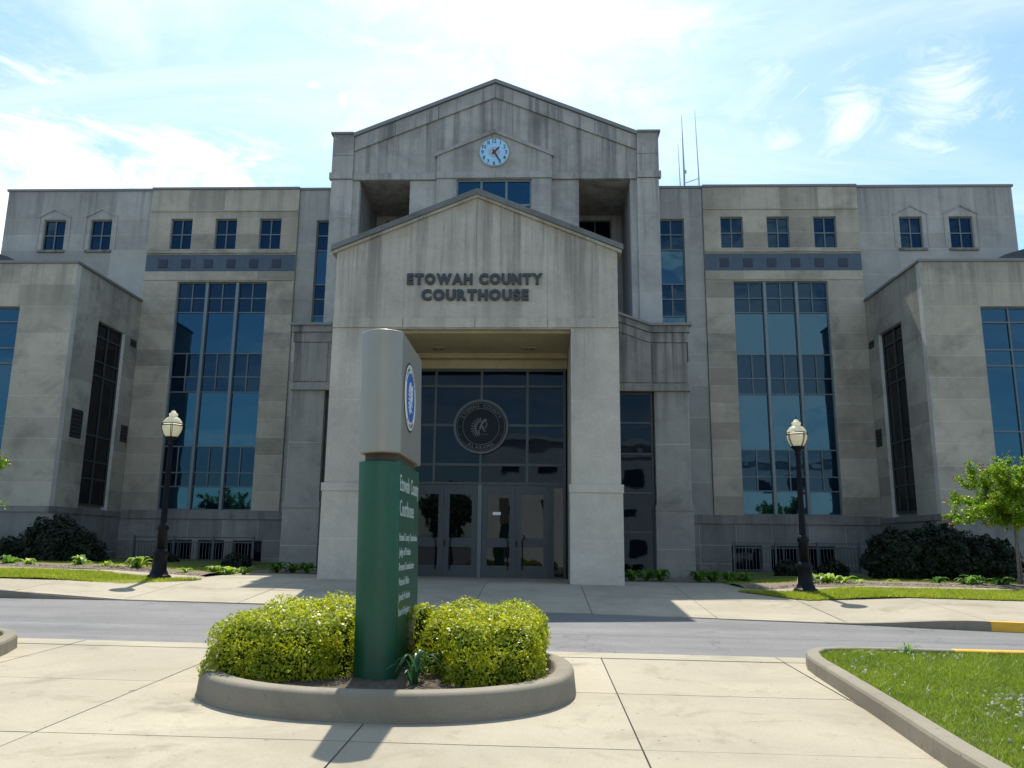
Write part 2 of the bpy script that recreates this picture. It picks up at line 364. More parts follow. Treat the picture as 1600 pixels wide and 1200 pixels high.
def text_geo(body, bold=0.0, ext=0.0):
    c = bpy.data.curves.new('lettering', 'FONT'); c.body = body; c.size = 1.0; c.offset = bold; c.extrude = ext; c.resolution_u = 3
    o = bpy.data.objects.new('lettering', c); COL.objects.link(o)
    dg = bpy.context.evaluated_depsgraph_get(); dg.update()
    me = o.evaluated_get(dg).to_mesh()
    v = np.array([p.co[:] for p in me.vertices]).reshape(-1, 3); f = [tuple(p.vertices) for p in me.polygons]
    o.evaluated_get(dg).to_mesh_clear()
    bpy.data.objects.remove(o); bpy.data.curves.remove(c)
    return v, f
GLY = {}
def glyph(ch, bold=0.0, ext=0.05):
    if (ch, bold, ext) not in GLY:
        v, f = text_geo(ch, bold, ext); x0, x1 = v[:, 0].min(), v[:, 0].max(); v[:, 0] -= x0
        w_ = x1-x0
        if bold:
            vn, _ = text_geo(ch, 0.0, 0.0); w_ = vn[:, 0].max()-vn[:, 0].min() + 2*bold; v[:, 0] += x0 - vn[:, 0].min() + bold
        GLY[(ch, bold, ext)] = (v, f, w_)
    return GLY[(ch, bold, ext)]

# ------------------------------------------------------------------ ground shape
def G(X, Y):
    a = -0.13 + 0.027*(min(Y, -15) + 30)
    if Y > -15: a += 0.073*(min(Y, -10.5) + 15)
    return a - 0.010*max(-16, min(16, X))
def sst(x): x = max(0, min(1, x)); return x*x*(3-2*x)
def GS(X, Y): return G(X, Y) + 0.13*sst((abs(X) - 6.8)/2.2)      # the far pavement, ramping up to full kerb height at both ends
EDGE = [(-60, -14.3), (-8.62, -14.39), (-6.1, -14.42), (-3.64, -14.52), (0, -14.66), (3.45, -14.81), (6.7, -15.25), (9.55, -15.85), (14, -16.5), (60, -22)]
def edgeY(X):
    for (a, ya), (b2, yb) in zip(EDGE, EDGE[1:]):
        if a <= X <= b2: return ya + (yb-ya)*(X-a)/(b2-a)
    return EDGE[0][1] if X < 0 else EDGE[-1][1]
NEARY = -19.25

def sheet(name, xs, yfn0, yfn1, ny, zfn, mat, dz=0.0, origin=None):
    mb = MB(); vs = []; fs = []
    for x in xs:
        y0, y1 = yfn0(x), yfn1(x)
        for j in range(ny+1):
            y = y0 + (y1-y0)*j/ny; vs.append((x, y, zfn(x, y)+dz))
    for i in range(len(xs)-1):
        for j in range(ny):
            k2 = i*(ny+1)+j; fs.append((k2, k2+ny+1, k2+ny+2, k2+1))
    mb.add(vs, fs); return build(mb, name, mat, origin=origin)
# base ground out to the horizon
gx = [-900, -200, -60, -30] + list(range(-24, 25, 4)) + [30, 60, 200, 900]
gy = [-900, -250, -90, -60, -45, -36, -30, -26, -22, -19, -17, -15, -13, -11.75, -10.5, -5, 0, 40, 200, 900]
mb = MB(); nx = len(gy)
mb.add([(x, y, (G(x, max(y, -60)) if y > -60 else G(x, -60)) - 0.10) for x in gx for y in gy],
       [(i*nx+j, (i+1)*nx+j, (i+1)*nx+j+1, i*nx+j+1) for i in range(len(gx)-1) for j in range(nx-1)])
tag(build(mb, 'ground', 'asphalt'), kind='structure')
XS = [-60, -30, -16] + [x*0.9 for x in range(-16, 17)] + [16, 30, 60]
tag(sheet('road', XS, lambda x: NEARY - 0.06, lambda x: edgeY(x) + 0.06, 6, G, 'asphalt', -0.006), kind='structure')

# ------------------------------------------------------------------ concrete slabs
def slab(parent, poly, zfn, top=0.012, thick=0.10, gap=0.007, mat='concrete'):
    cx = sum(p[0] for p in poly)/len(poly); cy = sum(p[1] for p in poly)/len(poly)
    q = []
    for x, y in poly:
        L = math.hypot(x-cx, y-cy) + 1e-6; q.append((x + (gap if x < cx else -gap), y + (gap if y < cy else -gap)))
    n = len(q); mb = MB(); t = random.uniform(-1, 1); j = random.uniform(-0.002, 0.002)
    vs = [(x, y, zfn(x, y)+top+j) for x, y in q] + [(x, y, zfn(x, y)+top-thick) for x, y in q]
    mb.add(vs, [tuple(range(n))] + [(i, i+n, (i+1) % n+n, (i+1) % n) for i in range(n)], t)
    # keep orientation upwards
    return build(mb, 'slab', mat, parent)
plaza = sheet('plaza', [x*1.0 for x in range(-13, 14)], lambda x: -36, lambda x: NEARY, 17, G, 'joint_dirt', -0.012)
tag(plaza, kind='structure')
PX = [-12.9, -10.7, -8.5, -6.4, -4.2, -2.1, 0.25, 2.4, 4.6, 6.8, 9.0, 11.2, 12.9]; PY = [-36, -33.8, -31.7, -29.6, -27.6, -25.7, -23.7, -21.72, -19.66]
for x0, x1 in zip(PX, PX[1:]):
    for y0, y1 in zip(PY, PY[1:]): slab(plaza, [(x0, y0), (x1, y0), (x1, y1), (x0, y1)], G)
for x0, x1 in zip(PX[::2], PX[2::2]): slab(plaza, [(x0, -19.66), (x1, -19.66), (x1, NEARY), (x0, NEARY)], G, 0.016)

pave = sheet('pavement', XS, lambda x: edgeY(x)+0.02, lambda x: -7.4 if abs(x) < 6.5 else -10.4, 9, GS, 'joint_dirt', -0.02)
tag(pave, kind='structure')
SX = [-32.6] + [-30.4+2.2*i for i in range(28)] + [31.2]
def grass_front(x):      # front edge of the far lawn strips, walkway behind it
    ax = abs(x)
    if ax < 6.0: return None
    yf = -12.55 - 0.055*(ax-7.3) if ax > 7.2 else -11.15 - (ax-6.0)/1.2*1.4
    return max(yf, -13.4)
for x0, x1 in zip(SX, SX[1:]):
    e0, e1 = edgeY(x0), edgeY(x1)
    slab(pave, [(x0, e0), (x1, e1), (x1, e1+0.30), (x0, e0+0.30)], GS, 0.014, 0.25)
    if abs((x0+x1)/2) < 7.0:
        slab(pave, [(x0, e0+0.30), (x1, e1+0.30), (x1, -12.62), (x0, -12.62)], GS)
        slab(pave, [(x0, -12.62), (x1, -12.62), (x1, -10.62), (x0, -10.62)], GS)
        if abs((x0+x1)/2) < 6.2: slab(pave, [(x0, -10.62), (x1, -10.62), (x1, -7.5), (x0, -7.5)], GS)
    else:
        g0, g1 = (grass_front(x0) or -11.2)+0.1, (grass_front(x1) or -11.2)+0.1
        slab(pave, [(x0, e0+0.30), (x1, e1+0.30), (x1, g1), (x0, g0)], GS)
        slab(pave, [(x0, -11.25), (x1, -11.25), (x1, -10.62), (x0, -10.62)], GS, 0.016)
# far kerbs, grey near the ramps and painted yellow further along
def kerb_run(name, x0, x1, mat, n, proud=0.012):
    mb = MB(); vs = []; fs = []
    for i in range(n+1):
        x = x0 + (x1-x0)*i/n; e = edgeY(x) - 0.01; zt = GS(x, e) + 0.018 + proud*0; zb = G(x, e) - 0.1
        vs += [(x, e-proud, zb), (x, e-proud, zt), (x, e+0.15, zt+0.002), (x, e+0.15, zb)]
    for i in range(n):
        for j in range(3): fs.append((i*4+j, (i+1)*4+j, (i+1)*4+j+1, i*4+j+1))
    fs += [(0, 1, 2, 3), (n*4+3, n*4+2, n*4+1, n*4)]
    mb.add(vs, fs); o = build(mb, name, mat); tag(o, kind='structure'); return o
kerb_run('kerb', 6.6, 9.12, 'concrete_kerb', 14); kerb_run('yellow_kerb', 9.125, 30, 'yellow_paint', 40)
kerb_run('kerb', -30, -6.6, 'concrete_kerb', 40)

# ------------------------------------------------------------------ the courthouse
CH = thing('courthouse', 'grey stone courthouse with gabled entrance portico, clock tower and windows tinted the blue of reflected sky', 'courthouse', (0, 0, 0.5))
PANELS = []       # (screen size, polygon builder, parent, mat)
def queue_panel(mb_args, centre, area, parent, mat, t=None):
    d = (Vector(centre) - Vector(CAM)).length
    PANELS.append((area/d/d, mb_args, parent, mat, random.uniform(-1, 1) if t is None else t))
def frame_fn(plane):
    ax, c, sgn = plane
    if ax == 'y': return lambda a, d, z: (a, c + d, z)
    return lambda a, d, z: (c + sgn*d, a, z)          # sgn: direction into the wall
def dbox(mb, fn, a0, a1, d0, d1, z0, z1, t=0.0):
    p = fn(a0, d0, z0); q = fn(a1, d1, z1); mb.box(p[0], q[0], p[1], q[1], z0, z1, t)
def wall(parent, name, plane, a0, a1, zs, holes, pw, mat, T=0.25, shift=0.0, stagger=False, visible=True):
    """clad wall: backing with reveals as one part, every stone panel a piece of its own"""
    fn = frame_fn(plane); cuts = sorted(set(list(zs)))
    for h in holes:
        for zc in (h[2], h[3]):
            if zs[0] < zc < zs[-1]: cuts.append(zc)
    cuts = sorted(cuts); rows = [cuts[0]]
    hz = set(z for h in holes for z in (h[2], h[3]))
    for c in cuts[1:]:
        if c - rows[-1] < 0.14:
            if c in hz and rows[-1] not in hz and len(rows) > 1: rows[-1] = c
            elif c in hz and rows[-1] in hz and c - rows[-1] > 1e-4: rows.append(c)
            continue
        rows.append(c)
    if rows[-1] < zs[-1]-1e-6: rows[-1] = zs[-1]
    mb = MB(); part_o = bpy.data.objects.new(name, None)
    cells = []
    for ri, (z0, z1) in enumerate(zip(rows, rows[1:])):
        zm = (z0+z1)/2; iv = [(a0, a1)]
        for h in holes:
            if h[2] < zm < h[3]:
                nv = []
                for s0, s1 in iv:
                    if h[0] > s0 + 1e-6 and h[0] < s1: nv.append((s0, h[0]))
                    if h[1] < s1 - 1e-6 and h[1] > s0: nv.append((h[1], s1))
                    if h[1] <= s0 or h[0] >= s1: nv.append((s0, s1))
                iv = nv
        for s0, s1 in iv:
            L = s1-s0
            if L < 0.03: continue
            dbox(mb, fn, s0, s1, 0.006, T, z0, z1)
            st = a0 + shift + (pw/2 if (stagger and ri % 2) else 0)
            k0 = math.floor((s0-st)/pw); br = [s0] + [st + k*pw for k in range(k0, k0+int(L/pw)+3) if s0 + 0.35*pw < st+k*pw < s1 - 0.35*pw] + [s1]
            for b0, b1 in zip(br, br[1:]): cells.append((b0, b1, z0, z1))
    bpy.data.objects.remove(part_o)
    po = build(mb, name, 'joint_mortar', parent)
    for b0, b1, z0, z1 in cells:
        g = 0.007; p = fn(b0+g, 0.0, z0+g); q = fn(b1-g, 0.03, z1-g)
        queue_panel(('box', p[0], q[0], p[1], q[1], z0+g, z1-g), ((p[0]+q[0])/2, (p[1]+q[1])/2, (z0+z1)/2), (b1-b0)*(z1-z0), po, mat)
    return po
def poly_panel(po, poly, y, mat, d=0.03):
    xs = [p[0] for p in poly]; zs2 = [p[1] for p in poly]
    queue_panel(('poly', poly, y, y+d), (sum(xs)/len(xs), y, sum(zs2)/len(zs2)), (max(xs)-min(xs))*(max(zs2)-min(zs2))*0.8, po, mat)
def courses(z0, z1, h):
    n = max(1, round((z1-z0)/h)); return [z0 + (z1-z0)*i/n for i in range(n+1)]
def window(parent, plane, cells, d=0.12, bar=0.05, edge=0.05, gmat='glass_blue', fmat='frame_metal', name='window', thick=()):
    """cells: glazing rectangles (a0,a1,z0,z1) that tile the opening"""
    fn = frame_fn(plane)
    A0 = min(c[0] for c in cells); A1 = max(c[1] for c in cells); Z0 = min(c[2] for c in cells); Z1 = max(c[3] for c in cells)
    pan = []
    for a0, a1, z0, z1 in cells:
        e = lambda v, lim: edge if abs(v-lim) < 1e-6 else bar/2
        th = lambda v: next((w/2 for x, w in thick if abs(x-v) < 1e-6), None)
        l = th(a0) or e(a0, A0); r2 = th(a1) or e(a1, A1)
        pan.append((a0+l, a1-r2, z0+e(z0, Z0), z1-e(z1, Z1)))
    xs = sorted(set([A0, A1] + [v for p in pan for v in p[:2]])); zs = sorted(set([Z0, Z1] + [v for p in pan for v in p[2:]]))
    mb = MB()
    for z0, z1 in zip(zs, zs[1:]):
        zm = (z0+z1)/2; run = None
        for x0, x1 in zip(xs, xs[1:]):
            xm = (x0+x1)/2; inside = any(p[0] < xm < p[1] and p[2] < zm < p[3] for p in pan)
            if not inside: run = (run[0], x1) if run else (x0, x1)
            if inside and run: dbox(mb, fn, run[0], run[1], d, d+0.07, z0, z1); run = None
        if run: dbox(mb, fn, run[0], run[1], d, d+0.07, z0, z1)
    wo_ = build(mb, name, fmat, parent)
    if gmat == 'glass_dark': wo_.data.materials[0] = MATS['frame_dark']
    for p in pan:
        m2 = MB(); a0, a1, z0, z1 = p[0]-0.004, p[1]+0.004, p[2]-0.004, p[3]+0.004
        j = [random.uniform(-0.0035, 0.0035) for _ in range(3)]
        dd = d+0.045
        c4 = [fn(a0, dd+j[0], z0), fn(a1, dd+j[1], z0), fn(a1, dd+j[1]+j[2], z1), fn(a0, dd+j[0]+j[2], z1)]
        c8 = c4 + [fn(a0, dd+0.016, z0), fn(a1, dd+0.016, z0), fn(a1, dd+0.016, z1), fn(a0, dd+0.016, z1)]
        m2.add(c8, [(0, 1, 2, 3), (7, 6, 5, 4), (0, 4, 5, 1), (1, 5, 6, 2), (2, 6, 7, 3), (3, 7, 4, 0)], random.uniform(-1, 1))
        build(m2, 'pane', 'glass_navy' if (gmat == 'glass_blue' and (p[1]-p[0]) < 0.62) else gmat, wo_)
    return wo_
def grid_cells(a0, a1, rows, split=2):
    """rows: (z_low, z_high, n columns)"""
    out = []
    for z0, z1, n in rows:
        for i in range(n): out.append((a0+(a1-a0)*i/n, a0+(a1-a0)*(i+1)/n, z0, z1))
    return out
def ledge(parent, name, x0, x1, y0, y1, z0, z1, mat, bev=0.012):
    mb = MB(); mb.box(x0, x1, y0, y1, z0, z1); return build(mb, name, mat, parent, bev=bev)
def sp(s, a0, a1): return (a0, a1) if s > 0 else (-a1, -a0)

mb = MB(); mb.box(-19.83, 19.83, 0.24, 15, -0.6, 15.30); build(mb, 'main_block', 'stone_main', CH)
for s in (-1, 1):
    # outer bay with two small gabled windows
    A = sp(s, 13.92, 19.87); wn = [sp(s, 17.37, 18.28), sp(s, 15.48, 16.36)]
    H = [(w[0], w[1], 12.80, 14.10) for w in wn]
    wall(CH, 'outer_bay_wall', ('y', 0.0, 1), A[0], A[1], [9.0, 9.9, 10.8, 11.75, 12.75, 13.45, 14.2, 15.30], H, 1.49, 'stone_main')
    wall(CH, 'outer_return_wall', ('x', s*19.87, -s), 0.26, 12.0, [9.0, 10.8, 12.75, 14.2, 15.30], [], 2.4, 'stone_main', T=0.03)
    for w in wn:
        window(CH, ('y', 0.0, 1), grid_cells(w[0], w[1], [(12.80, 13.45, 2), (13.45, 14.10, 2)]))
        ledge(CH, 'window_sill', w[0]-0.09, w[1]+0.09, -0.08, 0.05, 12.70, 12.80, 'stone_turret')
        c = (w[0]+w[1])/2; e = 0.66
        mb = MB()          # little gabled hood mould round the window head
        for q in (-1, 1):
            mb.prism_xz([(c+q*e, 14.16), (c+q*e, 14.23), (c, 14.58), (c, 14.51)][::q], -0.045, 0.02)
            mb.prism_xz([(c+q*(e-0.06), 12.85), (c+q*e, 12.85), (c+q*e, 14.159), (c+q*(e-0.06), 14.159)][::q], -0.028, 0.02)
        build(mb, 'hood_mould', 'stone_main', CH)
    # middle bay
    A = sp(s, 7.96, 13.9); YM = -0.10
    sm = [sp(s, 12.17, 13.04), sp(s, 10.38, 11.25), sp(s, 8.60, 9.47)]; tw = sp(s, 9.0, 12.56)
    H = [(w[0], w[1], 12.80, 14.08) for w in sm] + [(tw[0], tw[1], 2.63, 11.46), (A[0], A[1], 11.88, 12.57)]
    bw = [sp(s, 12.2, 11.1), sp(s, 10.9, 9.9), sp(s, 9.6, 8.5)]; bw = [(min(a), max(a)) for a in bw]
    zs = courses(2.63, 11.46, 0.70) + [11.88, 12.57, 12.80, 13.44, 14.08, 14.38, 15.30]
    wall(CH, 'middle_bay_wall', ('y', YM, 1), A[0], A[1], zs, H, 1.485, 'stone_middle', T=0.36)
    wall(CH, 'base_wall', ('y', YM, 1), s*10.0-3.9 if s < 0 else 6.1, -6.1 if s < 0 else 13.9, [0.1, 0.9, 1.55, 2.30], [(b_[0], b_[1], 0.55, 1.55) for b_ in bw], 1.3, 'stone_base', T=0.36)
    for b_ in bw: window(CH, ('y', YM, 1), grid_cells(b_[0], b_[1], [(0.55, 1.55, 2)]), gmat='glass_dark')
    a = sp(s, 6.1, 13.9); ledge(CH, 'base_ledge', a[0], a[1], YM-0.06, 0.2, 2.303, 2.627, 'stone_base')
    for w in sm: window(CH, ('y', YM, 1), grid_cells(w[0], w[1], [(12.80, 13.44, 2), (13.44, 14.08, 2)]))
    ledge(CH, 'string_course', A[0]+0.02, A[1]-0.02, YM-0.035, YM+0.05, 14.36, 14.42, 'stone_middle')
    ledge(CH, 'string_course', A[0]+0.02, A[1]-0.02, YM-0.05, YM+0.05, 12.62, 12.70, 'stone_middle')
    ledge(CH, 'string_course', A[0]+0.02, A[1]-0.02, YM-0.03, YM+0.05, 11.50, 11.545, 'stone_middle')
    mb = MB(); mb.box(A[0], A[1], YM+0.03, 0.24, 11.881, 12.569); tb = build(mb, 'tile_band', 'joint_mortar', CH)
    for i in range(12):
        t0 = A[0] + (A[1]-A[0])*i/12; t1 = A[0] + (A[1]-A[0])*(i+1)/12
        mb = MB(); mb.box(t0+0.006, t1-0.006, YM+0.012, YM+0.06, 11.89, 12.56, random.uniform(-.6, .6)); build(mb, 'tile', 'tile_slate', tb)
    for i in range(6):
        c = s*(13.2 - 0.9*i) ; mb = MB(); mb.box(c-0.17, c+0.17, YM-0.012, YM+0.05, 12.03, 12.37, random.uniform(-1, 1)); build(mb, 'square_tile', 'tile_dark', tb)
    rows = [(10.81, 11.46, 2), (10.24, 10.81, 2), (8.60, 10.24, 1), (7.68, 8.60, 2), (7.09, 7.68, 2), (5.0, 7.09, 1), (4.02, 5.0, 2), (3.5, 4.02, 2), (2.63, 3.5, 1)]
    x1_, x2_ = tw[0] + (tw[1]-tw[0])*0.332, tw[0] + (tw[1]-tw[0])*0.668
    cells = grid_cells(tw[0], x1_, rows) + grid_cells(x1_, x2_, rows) + grid_cells(x2_, tw[1], rows)
    window(CH, ('y', YM, 1), cells, 0.13, 0.045, 0.05, thick=((x1_, 0.15), (x2_, 0.15)), name='tall_window')
    for xx in (x1_, x2_): ledge(CH, 'mullion', xx-0.06, xx+0.06, YM+0.05, YM+0.128, 2.64, 11.45, 'frame_light', 0.01)
    # inner bay beside the tower
    A = sp(s, 5.6, 7.94); nw = sp(s, 6.2, 7.22)
    wall(CH, 'inner_bay_wall', ('y', 0.0, 1), A[0], A[1], [2.63, 3.8, 5.0, 6.2, 7.4, 8.6, 9.6, 10.8, 12.0, 13.0, 14.04, 15.30], [(nw[0], nw[1], 8.3, 14.04)], 2.5, 'stone_main')
    rows = [(13.42, 14.04, 2), (12.80, 13.42, 2), (11.40, 12.80, 1), (10.80, 11.40, 2), (10.12, 10.80, 2), (8.3, 10.12, 1)]
    window(CH, ('y', 0.0, 1), grid_cells(nw[0], nw[1], rows), name='narrow_window')
    a = sp(s, 5.6, 7.95); ledge(CH, 'coping', a[0], a[1], -0.05, 0.5, 15.303, 15.40, 'metal_coping')
    a = sp(s, 7.951, 13.91); ledge(CH, 'coping', a[0], a[1], YM-0.05, 0.5, 15.303, 15.40, 'metal_coping')
    a = sp(s, 13.911, 19.93); ledge(CH, 'coping', a[0], a[1], -0.05, 0.5, 15.303, 15.40, 'metal_coping')
    mb = MB(); mb.box(s*19.4, s*19.93, 0.501, 14.9, 15.303, 15.40); build(mb, 'coping', 'metal_coping', CH)
    # projecting wing
    mb = MB(); a = sp(s, 14.14, 25.0); mb.box(a[0], a[1], -4.30, 14.0, -0.6, 10.60); build(mb, 'wing_block', 'stone_wing', CH)
    A = sp(s, 13.90, 24.8); ww = sp(s, 15.7, 19.36)
    wall(CH, 'wing_front_wall', ('y', -4.54, 1), A[0], A[1], [2.55, 3.3, 4.0, 4.7, 5.4, 6.1, 6.8, 7.5, 8.2, 9.13, 9.9, 10.62], [(ww[0], ww[1], 2.65, 9.13)], 1.8, 'stone_wing', T=0.26)
    wall(CH, 'wing_base_wall', ('y', -4.58, 1), A[0], A[1], [0.1, 1.1, 2.35], [], 1.8, 'stone_base', T=0.3)
    rows = [(8.62, 9.13, 1), (7.72, 8.62, 1), (7.2, 7.72, 1), (5.1, 7.2, 1), (4.2, 5.1, 1), (3.6, 4.2, 1), (2.65, 3.6, 1)]
    cells = []
    for i in range(4): cells += grid_cells(ww[0]+(ww[1]-ww[0])*i/4, ww[0]+(ww[1]-ww[0])*(i+1)/4, rows)
    window(CH, ('y', -4.54, 1), cells, name='wing_window')
    wall(CH, 'wing_side_wall', ('x', s*13.90, s), -4.275, -0.105, [2.55, 3.3, 4.0, 4.7, 5.4, 6.1, 6.8, 7.5, 8.2, 9.1, 9.9, 10.62], [(-2.9, -1.03, 2.68, 9.10)], 1.35, 'stone_wing')
    wall(CH, 'wing_base_wall', ('x', s*13.86, s), -4.27, -0.17, [0.1, 1.1, 2.35], [], 1.35, 'stone_base', T=0.29)
    ledge(CH, 'base_ledge', A[0]-(0.06 if s > 0 else 0), A[1]+(0.06 if s < 0 else 0), -4.62, -4.3, 2.353, 2.547, 'stone_base')
    a = sp(s, 13.82, 14.14); ledge(CH, 'base_ledge', a[0], a[1], -4.298, -0.17, 2.353, 2.547, 'stone_base')
    cells = grid_cells(-2.9, -1.03, [(8.6, 9.10, 2), (7.72, 8.6, 2), (7.2, 7.72, 2), (5.1, 7.2, 2), (4.2, 5.1, 2), (3.6, 4.2, 2), (2.68, 3.6, 2)])
    window(CH, ('x', s*13.90, s), cells, gmat='glass_dark', name='side_window')
    lv = [(-0.62, -0.2, 8.76, 9.02), (-0.66, -0.2, 5.1, 5.72)] + ([(-3.9, -3.25, 4.85, 5.8)] if s < 0 else [])
    for l0, l1, z0, z1 in lv:
        fn = frame_fn(('x', s*13.90, s)); mb = MB()
        dbox(mb, fn, l0, l1, -0.02, 0.02, z0, z1); lo = build(mb, 'louver', 'louver', CH)
        n = max(2, int((z1-z0)/0.12))
        for i in range(n):
            zc = z0 + (z1-z0)*(i+0.5)/n; mb = MB(); dbox(mb, fn, l0+0.03, l1-0.03, -0.05, -0.022, zc-0.025, zc+0.01); build(mb, 'blade', 'frame_dark', lo)
    a = sp(s, 13.84, 24.86); ledge(CH, 'coping', a[0], a[1], -4.60, -4.1, 10.622, 10.72, 'metal_coping')
    a = sp(s, 13.84, 14.3); ledge(CH, 'coping', a[0], a[1], -4.099, -0.105, 10.622, 10.72, 'metal_coping')
    # low dark barrel vault on the wing roof
    n = 14; arc = [(s*(20.6 + 3.6*math.cos(math.pi*i/n)), 10.55 + 1.75*math.sin(math.pi*i/n)) for i in range(n+1)]
    mb = MB(); mb.prism_xz(arc if s > 0 else arc[::-1], -1.7, -0.4); build(mb, 'roof_vault', 'roof_metal', CH)

# ---- tower
TY = -3.43
mb = MB()
mb.prism_xz([(-5.75, 14.08), (5.75, 14.08), (5.75, 15.80), (5.0, 15.80), (0, 17.85), (-5.0, 15.80), (-5.75, 15.80)], TY+0.008, 8.0)
tower = build(mb, 'tower', 'stone_tower', CH)
def gz(x): return 15.83 if abs(x) >= 5.0 else 15.83 + (5.0-abs(x))*0.41
brk = [-5.77, -5.0, -3.55, -2.03, 0, 2.03, 3.55, 5.0, 5.77]
for x0, x1 in zip(brk, brk[1:]):
    g = 0.007; xa, xb = x0+g, x1-g; corner = abs(x0+x1)/2 > 5.0
    y = TY - (0.10 if corner else 0.0)
    dz = 0.0
    if corner:
        for z0, z1 in ((14.34, 15.0), (15.0, 15.82)): poly_panel(tower, [(xa, z0+g), (xb, z0+g), (xb, z1-g), (xa, z1-g)], y, 'stone_tower', 0.16)
    else:
        za, zb = gz(xa)-0.66, gz(xb)-0.66      # below the raking band
        poly_panel(tower, [(xa, 14.34+g), (xb, 14.34+g), (xb, zb-g), (xa, za-g)], y, 'stone_tower', 0.05)
        poly_panel(tower, [(xa, za+g), (xb, zb+g), (xb, gz(xb)-0.12), (xa, gz(xa)-0.12)], y-0.075, 'stone_tower', 0.14)
for q in (-1, 1):       # raking copings
    mb = MB(); mb.prism_xz([(q*5.02, 15.72), (q*5.02, 15.86), (0, 17.93), (0, 17.79)][::q], TY-0.14, 8.0); build(mb, 'coping', 'metal_coping', CH)
    a = sp(q, 5.021, 5.84); ledge(CH, 'coping', a[0], a[1], TY-0.17, 8.0, 15.80, 15.88, 'metal_coping')
    # corner pier, inner strip and the pier beside the clock bay
    for (x0, x1, yy, dep, nm, pw) in ((5.0, 5.75, TY-0.10, 0.9, 'corner_pier', 2), (4.77, 4.998, TY+0.02, 3.1, 'inner_pier', 2), (2.03, 2.97, TY+0.03, 0.8, 'bay_pier', 2)):
        a = sp(q, x0, x1)
        mbk = MB(); mbk.box(a[0], a[1], yy+0.26, yy+dep, 6.0, 14.07); build(mbk, nm, 'stone_tower', CH)
        wall(CH, nm+'_wall', ('y', yy, 1), a[0], a[1], [6.0, 7.2, 8.5, 9.9, 11.3, 12.7, 14.07], [], pw, 'stone_tower')
    a = sp(q, 5.0, 5.83); ledge(CH, 'belt_course', a[0], a[1], TY-0.16, TY+0.05, 14.085, 14.33, 'stone_tower')
    a = sp(q, 2.035, 4.999); ledge(CH, 'belt_course', a[0], a[1], TY-0.06, TY+0.05, 14.085, 14.33, 'stone_tower')
    # side wall of the tower body and loggia back wall with a dark window
    mbk = MB(); a = sp(q, 5.0, 5.70); mbk.box(a[0], a[1], TY+0.81, 0.23, 6.0, 14.06); build(mbk, 'loggia_side_wall', 'stone_tower', CH)
    mbk = MB(); a = sp(q, 1.9, 4.999); mbk.box(a[0], a[1], -0.30, 0.22, 6.0, 14.06); build(mbk, 'loggia_back_wall', 'stone_tower', CH)
    a = sp(q, 2.5, 4.35); window(CH, ('y', -0.42, 1), grid_cells(a[0], a[1], [(12.6, 13.8, 3), (11.2, 12.6, 3)]), 0.0, gmat='glass_dark')
# clock bay
BY = TY-0.12
mb = MB(); mb.prism_xz([(-2.02, 14.081), (2.02, 14.081), (2.02, 14.95), (0, 15.82), (-2.02, 14.95)], BY+0.008, TY+0.04); bay = build(mb, 'clock_bay', 'joint_mortar', CH)
def bz(x): return 14.95 + (2.02-abs(x))*0.43
for x0, x1 in ((-2.02, -0.004), (0.004, 2.02)):
    pl = [(x0, 14.33), (x1, 14.33), (x1, bz(x1)-0.01), (x0, bz(x0)-0.01)]; poly_panel(bay, pl, BY, 'stone_tower', 0.05)
ledge(CH, 'belt_course', -2.033, 2.033, BY-0.05, BY+0.03, 14.085, 14.325, 'stone_tower')
for q in (-1, 1):
    mb = MB(); mb.prism_xz([(q*2.09, 14.90), (q*2.09, 15.03), (0, 15.93), (0, 15.80)][::q], BY-0.07, TY+0.05); build(mb, 'hood_mould', 'stone_tower', CH)
mbk = MB(); mbk.box(-2.0, 2.0, BY+0.27, 1.0, 6.0, 14.06); build(mbk, 'bay_block', 'stone_tower', CH)
wall(CH, 'clock_bay_wall', ('y', BY, 1), -2.02, 2.02, [7.0, 9.0, 10.4, 11.8, 13.0, 14.07], [(-1.32, 1.32, 9.0, 14.06)], 3.0, 'stone_tower')
window(CH, ('y', BY, 1), grid_cells(-1.32, 1.32, [(13.12, 14.06, 3), (12.1, 13.12, 3), (11.0, 12.1, 3), (9.0, 11.0, 3)]), 0.10, 0.07, 0.06, fmat='frame_light')
# clock
CC = (0.0, BY, 15.05)
def disc(r, d0, d1, n=40, c=CC):
    return [(c[0]+r*math.cos(2*math.pi*i/n), c[2]+r*math.sin(2*math.pi*i/n)) for i in range(n)], c[1]+d0, c[1]+d1
mb = MB(); mb.prism_xz(*disc(0.56, -0.035, 0.01)); clk = build(mb, 'clock_rim', 'stone_portico', CH)
mb = MB(); mb.prism_xz(*disc(0.51, -0.055, -0.036)); build(mb, 'dial', 'clock_shade_blue', clk)
mb = MB(); mb.prism_xz(*disc(0.20, -0.060, -0.0555)); build(mb, 'hub_plate', 'clock_hub', clk)
for h in range(1, 13):
    mb = MB()
    a = R(90-30*h); cx, cz = CC[0]+0.415*math.cos(a), CC[2]+0.415*math.sin(a)
    gl = [glyph(c, 0.02, 0.0) for c in str(h)]; Wd = sum(g[2] for g in gl) + 0.09*(len(gl)-1); x = -Wd/2; sz = 0.20
    for v, f, w in gl:
        mb.add([(cx+(p[0]+x)*sz, CC[1]-0.0585, cz+(p[1]-0.34)*sz) for p in v], f); x += w+0.09
    build(mb, 'numeral', 'clock_black', clk)
